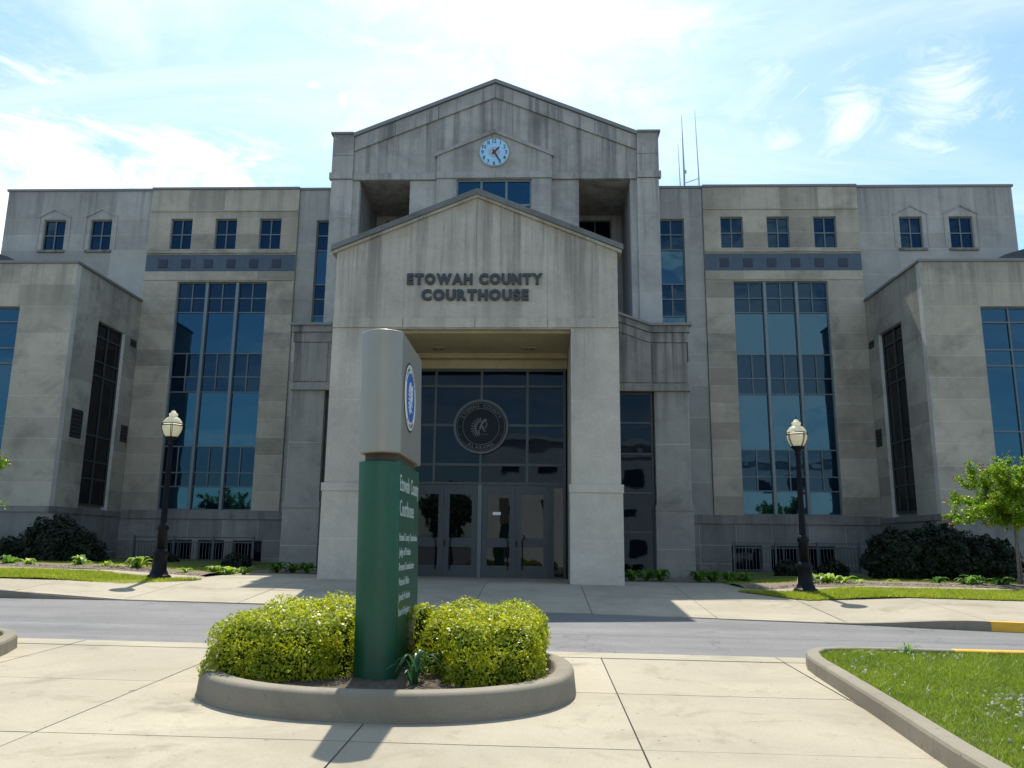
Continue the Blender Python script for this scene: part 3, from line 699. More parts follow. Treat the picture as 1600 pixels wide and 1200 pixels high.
def hand(a_deg, L, w, dd):
    a = R(90-a_deg); ux, uz = math.cos(a), math.sin(a); px, pz = -uz, ux
    P4 = [(-0.10, -w*1.2), (L*0.8, -w), (L, 0), (L*0.8, w), (-0.10, w*1.2)]
    mb = MB(); mb.prism_xz([(CC[0]+u*ux+v*px, CC[2]+u*uz+v*pz) for u, v in P4], CC[1]-dd-0.008, CC[1]-dd); build(mb, 'hand', 'clock_black', clk)
hand(43, 0.28, 0.028, 0.064); hand(150, 0.46, 0.024, 0.074)

# ---- portico
PYF = -10.32
mb = MB(); mb.prism_xz([(-3.57, 6.80), (3.57, 6.80), (3.57, 8.86), (0, 10.34), (-3.57, 8.86)], PYF+0.007, -3.2); port = build(mb, 'portico', 'stone_portico', CH)
def pz(x): return 8.86 + (3.60-abs(x))*0.413
brk = [-3.60, -1.82, 0, 1.82, 3.60]
for x0, x1 in zip(brk, brk[1:]):
    g = 0.008; xa, xb = x0+g, x1-g
    poly_panel(port, [(xa, 7.08), (xb, 7.08), (xb, pz(xb)-0.06), (xa, pz(xa)-0.06)], PYF, 'stone_portico', 0.05)
    poly_panel(port, [(xa, 6.83), (xb, 6.83), (xb, 7.07), (xa, 7.07)], PYF-0.035, 'stone_portico', 0.08)
for q in (-1, 1):
    mb = MB(); mb.prism_xz([(q*3.70, 8.78), (q*3.70, 8.86), (0, 10.395), (0, 10.315)][::q], PYF-0.05, -3.2); build(mb, 'coping', 'stone_portico', CH)
    mb = MB(); mb.prism_xz([(q*3.74, 8.862), (q*3.74, 9.0), (0, 10.55), (0, 10.397)][::q], PYF-0.09, -3.2); build(mb, 'coping', 'stone_coping', CH)
    a = sp(q, 2.44, 3.57); mb = MB(); mb.box(a[0], a[1], PYF+0.2, -7.0, -0.2, 6.80); build(mb, 'portico_pier', 'stone_portico', CH)
    a = sp(q, 2.41, 3.60)
    wall(CH, 'pier_front_wall', ('y', PYF, 1), a[0], a[1], [2.93, 4.98, 6.82], [], 2, 'stone_portico', T=0.21)
    a = sp(q, 2.37, 3.64)
    wall(CH, 'pier_base_wall', ('y', PYF-0.04, 1), a[0], a[1], [-0.1, 1.59, 2.72], [], 2, 'stone_portico', T=0.25)
    a = sp(q, 2.35, 3.66); ledge(CH, 'belt_course', a[0], a[1], PYF-0.06, PYF+0.2, 2.723, 2.927, 'stone_portico')
    wall(CH, 'pier_inner_wall', ('x', q*2.41, q), PYF+0.215, -7.45, [-0.1, 1.59, 2.82, 4.98, 6.795], [], 1.5, 'stone_portico', T=0.03)
mb = MB(); mb.box(-2.40, 2.40, PYF+0.21, -7.46, 6.74, 6.797); build(mb, 'portico_ceiling', 'soffit', CH)
mb = MB(); mb.box(-2.40, 2.40, -7.95, -7.60, 6.60, 6.738); build(mb, 'ceiling_beam', 'soffit', CH)
mb = MB(); mb.box(-2.40, 2.40, -7.66, -7.3, 6.36, 6.598); build(mb, 'door_head_wall', 'soffit', CH)
for x in (-1.13, 1.33):
    fx = MB(); fx.box(x-0.19, x+0.19, -8.63, -8.47, 6.722, 6.741); fo = build(fx, 'ceiling_light', 'soffit', CH)
    for dx in (-0.09, 0.09):
        f2 = MB(); f2.lathe([(0.055, 0), (0.06, 0.05)], (x+dx, -8.55, 6.68), 12); build(f2, 'lamp_housing', 'fixture', fo)
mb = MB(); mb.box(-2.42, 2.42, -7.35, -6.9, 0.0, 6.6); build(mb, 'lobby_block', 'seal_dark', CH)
GY = -7.58
cols = [-2.36, -1.29, 0.0, 1.29, 2.36]; cells = []
for a0, a1 in zip(cols, cols[1:]): cells += grid_cells(a0, a1, [(5.86, 6.36, 1), (4.75, 5.86, 1), (3.65, 4.75, 1), (3.10, 3.65, 1)])
window(CH, ('y', GY, 1), cells, 0.0, 0.07, 0.07, gmat='glass_dark', fmat='frame_dark', name='entrance_glazing')
FZ = 0.57
ledge(CH, 'threshold', -2.40, 2.40, GY-0.10, GY+0.2, 0.3, FZ+0.01, 'door_metal', 0)
for q in (-1, 1):
    a = sp(q, 1.96, 2.36); window(CH, ('y', GY, 1), [(a[0], a[1], FZ+0.012, 3.098)], 0.0, 0.06, 0.07, gmat='glass_door', fmat='door_metal', name='side_light')
    a = sp(q, 1.90, 1.959); ledge(CH, 'door_post', a[0], a[1], GY-0.02, GY+0.08, FZ+0.012, 3.098, 'door_metal', 0)
ledge(CH, 'door_post', -0.055, 0.055, GY-0.03, GY+0.08, FZ+0.012, 3.098, 'frame_metal', 0)
def door(x0, x1, hinge_left):
    cells = [(x0, x1, FZ+0.02, 3.09)]
    mb = MB(); st = 0.15; gx0, gx1 = x0+st, x1-st
    for (z0, z1) in ((FZ+0.02, FZ+0.36), (1.42, 1.66), (2.84, 3.09)): mb.box(x0, x1, GY, GY+0.05, z0, z1)
    for (z0, z1) in ((FZ+0.36, 1.42), (1.66, 2.84)):
        mb.box(x0, gx0, GY, GY+0.05, z0, z1); mb.box(gx1, x1, GY, GY+0.05, z0, z1)
    do = build(mb, 'door', 'door_metal', CH)
    for (z0, z1) in ((FZ+0.36, 1.42), (1.66, 2.84)):
        m2 = MB(); j = random.uniform(-0.004, 0.004); m2.add([(gx0-.004, GY+0.03, z0-.004), (gx1+.004, GY+0.03+j, z0-.004), (gx1+.004, GY+0.03+j, z1+.004), (gx0-.004, GY+0.03, z1+.004),
            (gx0-.004, GY+0.044, z0-.004), (gx1+.004, GY+0.044, z0-.004), (gx1+.004, GY+0.044, z1+.004), (gx0-.004, GY+0.044, z1+.004)],
            [(0, 1, 2, 3), (7, 6, 5, 4), (0, 4, 5, 1), (1, 5, 6, 2), (2, 6, 7, 3), (3, 7, 4, 0)]); build(m2, 'pane', 'glass_door', do)
    hx = x1-0.10 if hinge_left else x0+0.10; d = -1 if hinge_left else 1
    m2 = MB(); m2.tube([(hx+d*0.10, GY-0.07, 1.74), (hx+d*0.16, GY-0.08, 1.70), (hx+d*0.09, GY-0.08, 1.58), (hx+d*0.10, GY-0.08, 1.0), (hx+d*0.09, GY-0.07, 0.82)], 0.016, 6)
    m2.tube([(hx+d*0.12, GY+0.01, 1.68), (hx+d*0.13, GY-0.08, 1.68)], 0.012, 5); m2.tube([(hx+d*0.10, GY+0.01, 0.95), (hx+d*0.10, GY-0.08, 0.95)], 0.012, 5)
    build(m2, 'handle', 'black_metal', do)
    if not hinge_left:
        m2 = MB(); m2.box(x0+0.02, x0+0.06, GY-0.02, GY-0.001, 1.42, 1.60); build(m2, 'lock', 'black_metal', do)
    return do
for c in (-0.98, 0.98):
    door(c-0.918, c-0.003, True); dr = door(c+0.003, c+0.918, False)
mb = MB(); mb.box(0.36, 0.58, GY+0.015, GY+0.024, 2.28, 2.36); build(mb, 'door_notice', 'white_paint', CH)
# county seal on the glazing
SCN = (0.0, GY-0.05, 4.71)
def ring(mb, r0_, r1_, y0, y1, c=SCN, n=48):
    for i in range(n):
        a, b2 = 2*math.pi*i/n, 2*math.pi*(i+1)/n
        mb.prism_xz([(c[0]+r0_*math.cos(a), c[2]+r0_*math.sin(a)), (c[0]+r1_*math.cos(a), c[2]+r1_*math.sin(a)), (c[0]+r1_*math.cos(b2), c[2]+r1_*math.sin(b2)), (c[0]+r0_*math.cos(b2), c[2]+r0_*math.sin(b2))], y0, y1)
mb = MB(); mb.prism_xz(*disc(0.755, 0.0, 0.04, 56, SCN)); seal = build(mb, 'seal', 'seal_dark', CH)
for ra, rb, dd in ((0.70, 0.765, 0.02), (0.655, 0.668, 0.008), (0.50, 0.515, 0.008)):
    mb = MB(); ring(mb, ra, rb, SCN[1]-dd, SCN[1]+0.012); build(mb, 'rim', 'seal_grey', seal)
def arc_text(mb, text, c, r, a0, a1, size, y, inward=False, bold=0.01, axis='xz'):
    n = len(text)
    for i, ch in enumerate(text):
        if ch == ' ': continue
        v, f, w = glyph(ch, bold, 0.02)
        a = a0 + (a1-a0)*(i/(n-1)); ar = R(a)
        th = ar - math.pi/2 if not inward else ar + math.pi/2
        ct, st_ = math.cos(th), math.sin(th); ox, oz = r*math.cos(ar), r*math.sin(ar)
        pts = []
        for p in v:
            lx, lz = (p[0]-w/2)*size, (p[1]-0.35)*size
            pts.append((c[0]+ox+lx*ct-lz*st_, y-p[2]*size, c[2]+oz+lx*st_+lz*ct))
        mb.add(pts, f)
mb = MB(); arc_text(mb, 'ETOWAH COUNTY', SCN, 0.585, 152, 28, 0.135, SCN[1]-0.004); arc_text(mb, 'ALABAMA', SCN, 0.585, 238, 302, 0.135, SCN[1]-0.004, True)
tag(build(mb, 'lettering', 'seal_text', seal), kind='stuff')
def emblem(mb, put, k):
    """head in profile with a trailing feather headdress, from strokes"""
    def stroke(pts, w0, w1, d=0.0):
        n = len(pts)
        for i in range(n-1):
            (x0, z0), (x1, z1) = pts[i], pts[i+1]; L = math.hypot(x1-x0, z1-z0) + 1e-9; nx_, nz_ = -(z1-z0)/L, (x1-x0)/L
            wa = w0 + (w1-w0)*i/(n-1); wb = w0 + (w1-w0)*(i+1)/(n-1)
            put(mb, [(x0-nx_*wa, z0-nz_*wa), (x1-nx_*wb, z1-nz_*wb), (x1+nx_*wb, z1+nz_*wb), (x0+nx_*wa, z0+nz_*wa)], k, d)
    for i in range(11):                    # feathers fanned along the back of the head
        u = i/10; a = R(95 + 140*u); cx, cz = 0.02-0.02*u, 0.02-0.10*u
        r0_, r1_ = 0.13, 0.25 + 0.05*math.sin(u*3)
        stroke([(cx+r0_*math.cos(a), cz+r0_*math.sin(a)), (cx+r1_*math.cos(a+0.10), cz+r1_*math.sin(a+0.10))], 0.017, 0.007, 0.001*(i % 2))
    stroke([(0.15, 0.20), (0.06, 0.14), (0.0, 0.03), (-0.03, -0.08)], 0.035, 0.02, 0.004)
    stroke([(0.14, 0.13), (0.165, 0.06), (0.13, -0.02), (0.10, -0.05)], 0.012, 0.012, 0.003)
    stroke([(0.04, 0.02), (0.06, -0.07), (0.13, -0.15)], 0.026, 0.012, 0.002)
    stroke([(-0.06, -0.10), (-0.05, -0.20), (-0.02, -0.27)], 0.022, 0.006, 0.002)
    stroke([(0.02, -0.20), (0.10, -0.23), (0.2, -0.22)], 0.006, 0.004, 0.002)
def put_glaz(mb, pts, k, d): mb.prism_xz([(SCN[0]+x*k, SCN[2]+z*k) for x, z in pts], SCN[1]-0.010-d, SCN[1]-0.0005)
mb = MB(); emblem(mb, put_glaz, 1.0)
for a in (180, 0, 202, -22): 
    x, z = 0.585*math.cos(R(a)), 0.585*math.sin(R(a)); mb.prism_xz([(SCN[0]+x-.014, SCN[2]+z), (SCN[0]+x, SCN[2]+z-.014), (SCN[0]+x+.014, SCN[2]+z), (SCN[0]+x, SCN[2]+z+.014)], SCN[1]-0.01, SCN[1]-0.0005)
tag(build(mb, 'emblem', 'seal_text', seal), kind='stuff')
# wall lettering, every letter on its own
def wall_text(text, x0, x1, z0, z1, y):
    gs = [glyph(c, 0.06, 0.09) if c != ' ' else None for c in text]
    hgt = 0.70 + 0.09; sz = (z1-z0)/hgt; gap = 0.10
    nat = sum((g[2]+gap) if g else 0.42 for g in gs) - gap; sx_ = (x1-x0)/nat; x = x0
    for ch, g in zip(text, gs):
        if g is None: x += 0.42*sx_; continue
        v, f, w = g; mb = MB(); mb.add([(x+p[0]*sx_, y-0.035-p[2]*sz*0.9, z0+(p[1]+0.045)*sz) for p in v], f)
        o = build(mb, 'letter', 'letter_metal', CH); x += (w+gap)*sx_
wall_text('ETOWAH COUNTY', -1.75, 1.68, 7.95, 8.24, PYF); wall_text('COURTHOUSE', -1.37, 1.35, 7.53, 7.82, PYF)

# ---- turrets either side of the portico
UY = -4.74
for q in (-1, 1):
    def rake(d):        # height of the raking top line less d
        return [(q*6.30, 8.48-d), (q*5.14, 8.48-d), (q*3.3, 9.14-d)]
    def band(d0, d1, y0, y1, nm, mt, e=0.0):
        r0_ = rake(d0); r1_ = rake(d1); r0_[0] = (q*(6.30+e), r0_[0][1]); r1_[0] = (q*(6.30+e), r1_[0][1])
        mb = MB(); mb.prism_xz((r1_[::-1] + r0_) if q > 0 else (r1_[::-1] + r0_)[::-1], y0, y1); build(mb, nm, mt, CH)
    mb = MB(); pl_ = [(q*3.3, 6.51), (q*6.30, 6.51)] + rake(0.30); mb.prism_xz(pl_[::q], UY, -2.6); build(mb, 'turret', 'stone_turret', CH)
    band(0.62, 0.31, UY-0.04, UY+0.05, 'cornice', 'stone_turret', 0.04)
    band(0.299, 0.085, UY-0.09, -2.6, 'cornice', 'stone_turret', 0.09)
    band(0.083, 0.0, UY-0.16, -2.6, 'coping', 'metal_coping', 0.15)
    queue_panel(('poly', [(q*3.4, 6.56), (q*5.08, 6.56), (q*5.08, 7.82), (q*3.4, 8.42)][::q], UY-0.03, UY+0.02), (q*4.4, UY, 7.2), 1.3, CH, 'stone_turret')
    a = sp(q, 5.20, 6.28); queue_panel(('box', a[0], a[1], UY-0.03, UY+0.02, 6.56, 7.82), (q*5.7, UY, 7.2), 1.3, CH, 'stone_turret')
    a = sp(q, 3.3, 6.36); ledge(CH, 'ledge', a[0], a[1], UY-0.10, UY+0.2, 6.27, 6.508, 'stone_turret')
    mb = MB(); mb.box(*sp(q, 4.15, 6.27), -4.25, -2.6, -0.4, 6.5); build(mb, 'turret_block', 'stone_turret', CH)
    a = sp(q, 5.24, 6.30)
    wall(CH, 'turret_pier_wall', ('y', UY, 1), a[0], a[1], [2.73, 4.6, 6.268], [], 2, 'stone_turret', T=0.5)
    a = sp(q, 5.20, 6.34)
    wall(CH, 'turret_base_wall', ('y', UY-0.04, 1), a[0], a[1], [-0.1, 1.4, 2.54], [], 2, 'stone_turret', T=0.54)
    a = sp(q, 5.18, 6.36); ledge(CH, 'belt_course', a[0], a[1], UY-0.065, UY+0.4, 2.542, 2.728, 'stone_turret')
    a = sp(q, 3.4, 5.195)
    window(CH, ('y', -4.52, 1), grid_cells(a[0], a[1], [(5.3, 6.26, 1), (4.32, 5.3, 1), (3.1, 4.32, 1), (1.9, 3.1, 1), (0.62, 1.9, 1)]), 0.0, 0.05, 0.06, gmat='glass_dark', name='turret_window')
    mb = MB(); mb.box(*sp(q, 3.3, 4.149), -4.25, -2.6, -0.4, 6.5); build(mb, 'turret_block', 'stone_turret', CH)

# build the stone panels: the 300 that show largest as pieces, the rest joined
PANELS.sort(key=lambda p: -p[0]); rest = {}
for i, (sz, args, parent, mat, tn) in enumerate(PANELS):
    mb = MB() if i < 298 else rest.setdefault(mat, MB())
    if args[0] == 'box': mb.box(*args[1:], tn)
    else: mb.prism_xz(args[1], args[2], args[3], tn)
    if i < 298: build(mb, 'stone_panel', mat, parent)
for mat, mb in rest.items(): tag(build(mb, 'stone_panel', mat, CH), kind='stuff')

# ------------------------------------------------------------------ roof antennas
for i, (x, y, z1, lean, lab) in enumerate(((8.22, 5.0, 21.3, 0.03, 'thick whip antenna with bracket on the courthouse roof'), (8.08, 5.2, 19.9, 0.0, 'short thin antenna beside the thick whip on the roof'), (8.92, 5.0, 21.5, -0.05, 'tall thin mast antenna joined by a stay to its neighbours'))):
    o = thing('antenna', lab, 'antenna', (x, y, 15.3), 'antennas on the courthouse roof')
    mb = MB(); mb.tube([(x, y, 15.28), (x+lean*0.5, y, (15.3+z1)/2), (x+lean-0.05, y, z1)], [0.04, 0.025 if i != 0 else 0.045, 0.008], 6); build(mb, 'mast', 'antenna_grey', o)
    mb = MB(); mb.box(x-0.10, x+0.10, y-0.10, y+0.10, 15.27, 15.36); build(mb, 'foot_plate', 'antenna_grey', o)
    if i == 0:
        mb = MB(); mb.box(x+0.03, x+0.12, y-0.03, y+0.03, 18.35, 18.5); build(mb, 'bracket', 'antenna_grey', o)
    if i == 2:
        mb = MB(); mb.tube([(x, y-0.02, 18.1), (8.25, y-0.02, 17.85)], 0.018, 5); build(mb, 'stay', 'antenna_grey', o)

# ------------------------------------------------------------------ railings before the basement windows
for s, lab in ((-1, 'dark metal railing before basement windows, beside the dark rounded shrubs'), (1, 'dark metal railing with small rings before basement windows behind the hostas')):
    x0, x1 = sp(s, 8.15, 12.3); yr = -2.0; zb, zt = 0.62, 1.63
    o = thing('railing', lab, 'railing', ((x0+x1)/2, yr, 0.5), None)
    mb = MB(); mb.box(x0-0.1, x1+0.1, yr-0.1, yr+0.1, 0.3, 0.66); build(mb, 'plinth', 'concrete_kerb', o)
    for z in (zb+0.12, zt-0.16, zt): 
        mb = MB(); mb.box(x0, x1, yr-0.018, yr+0.018, z-0.018, z+0.018); build(mb, 'rail', 'railing_paint', o)
    for i in range(4):
        x = x0 + (x1-x0)*i/3; mb = MB(); mb.box(x-0.03, x+0.03, yr-0.03, yr+0.03, zb, zt+0.05); build(mb, 'post', 'railing_paint', o)
    mb = MB(); n = int((x1-x0)/0.11)
    for i in range(n):
        x = x0 + (x1-x0)*(i+0.5)/n; mb.box(x-0.008, x+0.008, yr-0.008, yr+0.008, zb+0.12, zt-0.16)
    tag(build(mb, 'pickets', 'railing_paint', o), kind='stuff')
    if s > 0:
        mb = MB()
        for i in range(n):
            x = x0 + (x1-x0)*(i+0.5)/n
            mb.tube([(x+0.045*math.cos(k*math.pi/4), yr, zt-0.08+0.045*math.sin(k*math.pi/4)) for k in range(9)], 0.007, 4)
        tag(build(mb, 'rings', 'railing_paint', o), kind='stuff')

# ------------------------------------------------------------------ planter, sign and hedges
PC = (0.20, -21.62); PA, PB = 1.80, 1.54
def ell(r, n=72, sq=2.25):
    out = []
    for i in range(n):
        a = 2*math.pi*i/n; c, s_ = math.cos(a), math.sin(a)
        k = (abs(c)**sq + abs(s_)**sq)**(-1/sq); out.append((PC[0]+(PA+r)*k*c, PC[1]+(PB+r)*k*s_))
    return out
pl = thing('planter', 'oval concrete planter kerb around the green sign', 'planter', (PC[0], PC[1], G(*PC)))
mb = MB(); n = 72; prof = [(0.015, -0.05), (0.0, 0.10), (-0.012, 0.205), (-0.03, 0.232), (-0.06, 0.24), (-0.17, 0.24), (-0.195, 0.225), (-0.20, 0.0)]
rings_ = [ell(r) for r, z in prof]; vs = []
for (r, z), rg in zip(prof, rings_): vs += [(x, y, G(x, y)+z) for x, y in rg]
fs = [(j*n+i, j*n+(i+1) % n, (j+1)*n+(i+1) % n, (j+1)*n+i) for j in range(len(prof)-1) for i in range(n)]
mb.add(vs, fs); build(mb, 'kerb_ring', 'concrete_kerb', pl, smooth=True)
mb = MB(); inner = ell(-0.19); vs = [(PC[0], PC[1], G(*PC)+0.20)]
for k in (0.33, 0.66, 1.0):
    vs += [(PC[0]+(x-PC[0])*k, PC[1]+(y-PC[1])*k, G(x, y)+0.155+0.02*random.random()+(1-k)*0.03) for x, y in inner]
fs = [(0, 1+i, 1+(i+1) % n) for i in range(n)] + [(1+j*n+i, 1+(j+1)*n+i, 1+(j+1)*n+(i+1) % n, 1+j*n+(i+1) % n) for j in range(2) for i in range(n)]
mb.add(vs, fs); build(mb, 'soil', 'soil', pl, smooth=True)

SGX0, SGX1, SGY0, SGY1 = -0.075, 0.318, -22.08, -20.78
sg = thing('information_sign', 'tall green and silver courthouse sign standing in the oval planter', 'sign', (0.11, -21.5, 0.16)); sg.rotation_euler = (0, R(-1.2), 0)
def sign_poly(x0, x1, y0, y1, bul, n=28):
    pts = []
    for i in range(n+1):
        u = i/n; pts.append((x0+(x1-x0)*u, y0 - bul*(1-(2*u-1)**2)))
    pts += [(x1, y1)] if False else []
    for i in range(n+1):
        u = i/n; pts.append((x1+(x0-x1)*u, y1 + bul*(1-(2*u-1)**2)))
    return pts
mb = MB(); mb.prism_xy(sign_poly(SGX0-0.01, SGX1+0.0, SGY0, SGY1, 0.11), 0.16, 2.27); build(mb, 'post_body', 'sign_green', sg, smooth=True, bev=0.012).data.set_sharp_from_angle(angle=R(30))
mb = MB(); mb.prism_xy(sign_poly(SGX0+0.04, SGX1-0.04, SGY0+0.05, SGY1-0.05, 0.06), 2.262, 2.36); build(mb, 'neck', 'sign_brown', sg)
mb = MB(); mb.prism_xy(sign_poly(SGX0-0.005, SGX1+0.014, SGY0-0.02, SGY1+0.02, 0.12), 2.345, 3.58); build(mb, 'head', 'sign_silver', sg, smooth=True, bev=0.012).data.set_sharp_from_angle(angle=R(30))
mb = MB(); mb.prism_xy(sign_poly(SGX0-0.06, SGX1+0.06, SGY0-0.05, SGY1+0.05, 0.06), 0.0, 0.175); build(mb, 'footing', 'concrete_kerb', sg, bev=0.01)
FX = SGX1 + 0.014
def ell_disc(mb, r, d0, d1, c, n=40): mb.ext([(c[0]+r*math.cos(2*math.pi*i/n), c[1]+r*math.sin(2*math.pi*i/n)) for i in range(n)], lambda a, b2, c_: (c_, a, b2), d1, d0)
SC2 = (-21.62, 2.98)
mb = MB(); ell_disc(mb, 0.37, FX-0.004, FX+0.006, SC2); sl = build(mb, 'seal', 'sign_brown', sg)
mb = MB(); ell_disc(mb, 0.345, FX+0.0061, FX+0.010, SC2); build(mb, 'seal_rim', 'white_paint', sl)
mb = MB(); ell_disc(mb, 0.262, FX+0.0101, FX+0.014, SC2); build(mb, 'seal_field', 'seal_blue', sl)
def put_sign(mb, pts, k, d): mb.ext([(SC2[0]+x*k, SC2[1]+z*k) for x, z in pts], lambda a, b2, c_: (c_, a, b2), FX+0.0185+d*0.4, FX+0.0135)
mb = MB(); emblem(mb, put_sign, 0.62); tag(build(mb, 'emblem', 'white_paint', sl), kind='stuff')
mb = MB(); t_ = MB(); arc_text(t_, 'ETOWAH COUNTY', (0, 0, 0), 0.302, 150, 30, 0.075, 0); arc_text(t_, 'ALABAMA', (0, 0, 0), 0.302, 238, 302, 0.075, 0, True)
mb.add([(FX+0.0105-p[1]*0.5, SC2[0]+p[0], SC2[1]+p[2]) for p in t_.v], t_.f); tag(build(mb, 'seal_lettering', 'sign_brown', sl), kind='stuff')
def side_text(text, y0, y1, z0, z1, cap=0.72):
    v, f = text_geo(text, 0.0, 0.004); w0, w1 = v[:, 0].min(), v[:, 0].max(); k = (y1-y0)/(w1-w0); kz = (z1-z0)/cap
    mb = MB(); mb.add([(SGX1+0.0035+p[2]*0.4, y0+(p[0]-w0)*k, z0+p[1]*kz) for p in v], f); tag(build(mb, 'lettering', 'sign_text', sg), kind='stuff' if z1-z0 < 0.1 else None)
Y0 = -22.04
side_text('Etowah', Y0, -21.47, 1.985, 2.15); side_text('County', -21.38, -20.86, 1.985, 2.15); side_text('Courthouse', Y0, -21.17, 1.74, 1.905)
for i, (tx, ye) in enumerate((('Etowah County Commission', -20.92), ('Judge of Probate', -21.35), ('Revenue Commissioner', -21.12), ("Veteran's Affairs", -21.42), ('Juvenile Probation', -21.36), ('Board of Registrars', -21.33))):
    z = 1.50 - 0.142*i; side_text(tx, Y0, ye, z, z+0.078)

def rounded(c, h, n, e=3.2, noise_amp=0.035):
    """points and normals on a rounded box standing on the ground: centre c, half sizes h"""
    d = RNG.normal(0, 1, (n, 3)); d /= np.linalg.norm(d, axis=1)[:, None]
    k = (np.abs(d)**e).sum(1)**(-1/e); P = d*k[:, None]; Nn = np.sign(P)*np.abs(P)**(e-1); Nn /= np.linalg.norm(Nn, axis=1)[:, None]
    P = P*np.array(h); Nn = Nn/np.array(h); Nn /= np.linalg.norm(Nn, axis=1)[:, None]
    ph = RNG.uniform(0, 6, 6)
    w = (np.sin(P[:, 0]*7+ph[0])*np.sin(P[:, 1]*8+ph[1]) + np.sin(P[:, 2]*9+ph[2])*np.sin(P[:, 0]*11+ph[3]) + np.sin(P[:, 1]*17+ph[4])*np.sin(P[:, 2]*15+ph[5]))*noise_amp
    P = P + Nn*w[:, None]
    return P + np.array(c), Nn
def bush(name, label, cat, blobs, n, size, leaf, core, base, group=None, depth=0.10, zmin=None, spread=0.8, up=0.35, amp=0.035):
    o = thing(name, label, cat, base, group)
    Ps, Ns = [], []; vol = sum(b_[1][0]*b_[1][1]*b_[1][2] for b_ in blobs)
    for c, h, e in blobs:
        k = int(n*(h[0]*h[1]*h[2])/vol); P, Nn = rounded(c, h, k, e, amp)
        P = P - Nn*(np.abs(RNG.normal(0, depth*0.45, k)) - 0.022 - 0.035*RNG.random(k)**6)[:, None]; Ps.append(P); Ns.append(Nn)
    P = np.concatenate(Ps); Nn = np.concatenate(Ns)
    keep = np.ones(len(P), bool)
    for c, h, e in blobs:      # drop leaves buried deep inside another lobe
        q = np.abs((P-np.array(c))/(np.array(h)-depth)); keep &= ~((q**e).sum(1) < 0.85)
    if zmin is not None: keep &= P[:, 2] > zmin
    P, Nn = P[keep], Nn[keep]
    ph = RNG.uniform(0, 6, 3); q = 2.2/size**0.5
    tn = 0.45*np.sin(P[:, 0]*q+ph[0])*np.sin(P[:, 1]*q+ph[1]) + 0.35*np.sin(P[:, 2]*q*1.7+ph[2]) + RNG.normal(0, 0.45, len(P))
    tn[RNG.random(len(P)) < 0.015] = -2.2
    np_mesh('foliage', leaves(P, Nn, size*RNG.choice([0.7, 0.9, 1.0, 1.25], len(P)), up, 0.62, spread), 4, leaf, o, np.clip(tn, -1.4, 1))
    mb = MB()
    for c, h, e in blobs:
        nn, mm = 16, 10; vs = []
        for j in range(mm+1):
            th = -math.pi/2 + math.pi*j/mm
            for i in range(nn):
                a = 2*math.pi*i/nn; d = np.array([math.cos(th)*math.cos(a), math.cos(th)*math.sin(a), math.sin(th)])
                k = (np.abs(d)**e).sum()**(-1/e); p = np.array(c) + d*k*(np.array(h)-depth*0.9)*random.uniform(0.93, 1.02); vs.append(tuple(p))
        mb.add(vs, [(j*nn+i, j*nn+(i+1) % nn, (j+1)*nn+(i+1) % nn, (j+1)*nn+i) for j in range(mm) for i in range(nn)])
    build(mb, 'dark_core', core, o)  # solid dark core added inside the leaves to block seeing through
    return o
gz0 = 0.27
bush('hedge', 'bright yellow-green clipped hedge spreading from the sign over the planter soil', 'hedge',
     [((-0.86, -21.84, 0.42), (0.56, 0.58, 0.33), 7.0), ((-0.46, -21.60, 0.44), (0.34, 0.60, 0.33), 6.0), ((-0.70, -21.02, 0.48), (0.54, 0.50, 0.36), 6.0), ((-0.92, -21.35, 0.45), (0.50, 0.55, 0.33), 5.0)],
     64000, 0.031, 'leaf_hedge', 'hedge_core', (-0.8, -21.5, 0.22), 'hedges in the planter', depth=0.08, zmin=0.2)
bush('hedge', 'bright yellow-green clipped hedge with a strap-leaved lily at its foot', 'hedge',
     [((1.20, -21.82, 0.42), (0.42, 0.56, 0.33), 6.5), ((0.90, -21.45, 0.44), (0.42, 0.46, 0.33), 5.0), ((1.10, -21.10, 0.48), (0.56, 0.50, 0.35), 6.0), ((1.15, -21.45, 0.45), (0.48, 0.5, 0.34), 5.0)],
     56000, 0.031, 'leaf_hedge', 'hedge_core', (1.1, -21.5, 0.20), 'hedges in the planter', depth=0.08, zmin=0.18)
bush('hedge_sprig', 'small light green shoot of hedge against the flank of the green sign', 'shrub', [((0.44, -21.25, 0.52), (0.13, 0.22, 0.34), 2.4)], 1800, 0.032, 'leaf_hedge', 'hedge_core', (0.44, -21.25, 0.22), depth=0.05, zmin=0.2)

def strap(mb, base, az, L, w, rise, droop, seg=5, wide=0.45, t=0.0):
    vs = []; ca, sa = math.cos(az), math.sin(az)
    for i in range(seg+1):
        u = i/seg; r = L*u*(0.75+0.25*u); z = rise*math.sin(min(1.0, u*1.05)*math.pi*droop)/max(0.2, math.sin(min(1, 1.05)*math.pi*0.5))
        ww = w*math.sin(math.pi*min(0.999, max(0.03, (u*(1-wide)+wide*0.5) if wide < 0.3 else u**0.8)))*0.5 + 0.002
        if wide < 0.3: ww = w*0.5*(1-u**3)+0.001
        c = (base[0]+ca*r, base[1]+sa*r, base[2]+z)
        vs += [(c[0]-sa*ww, c[1]+ca*ww, c[2]+ww*0.35), (c[0], c[1], c[2]), (c[0]+sa*ww, c[1]-ca*ww, c[2]+ww*0.35)]
    fs = []
    for i in range(seg):
        k = i*3; fs += [(k, k+1, k+4, k+3), (k+1, k+2, k+5, k+4)]
    mb.add(vs, fs, t)
ly = thing('lily_plant', 'dark green strap-leaved lily at the foot of the sign', 'plant', (0.52, -22.30, 0.22))
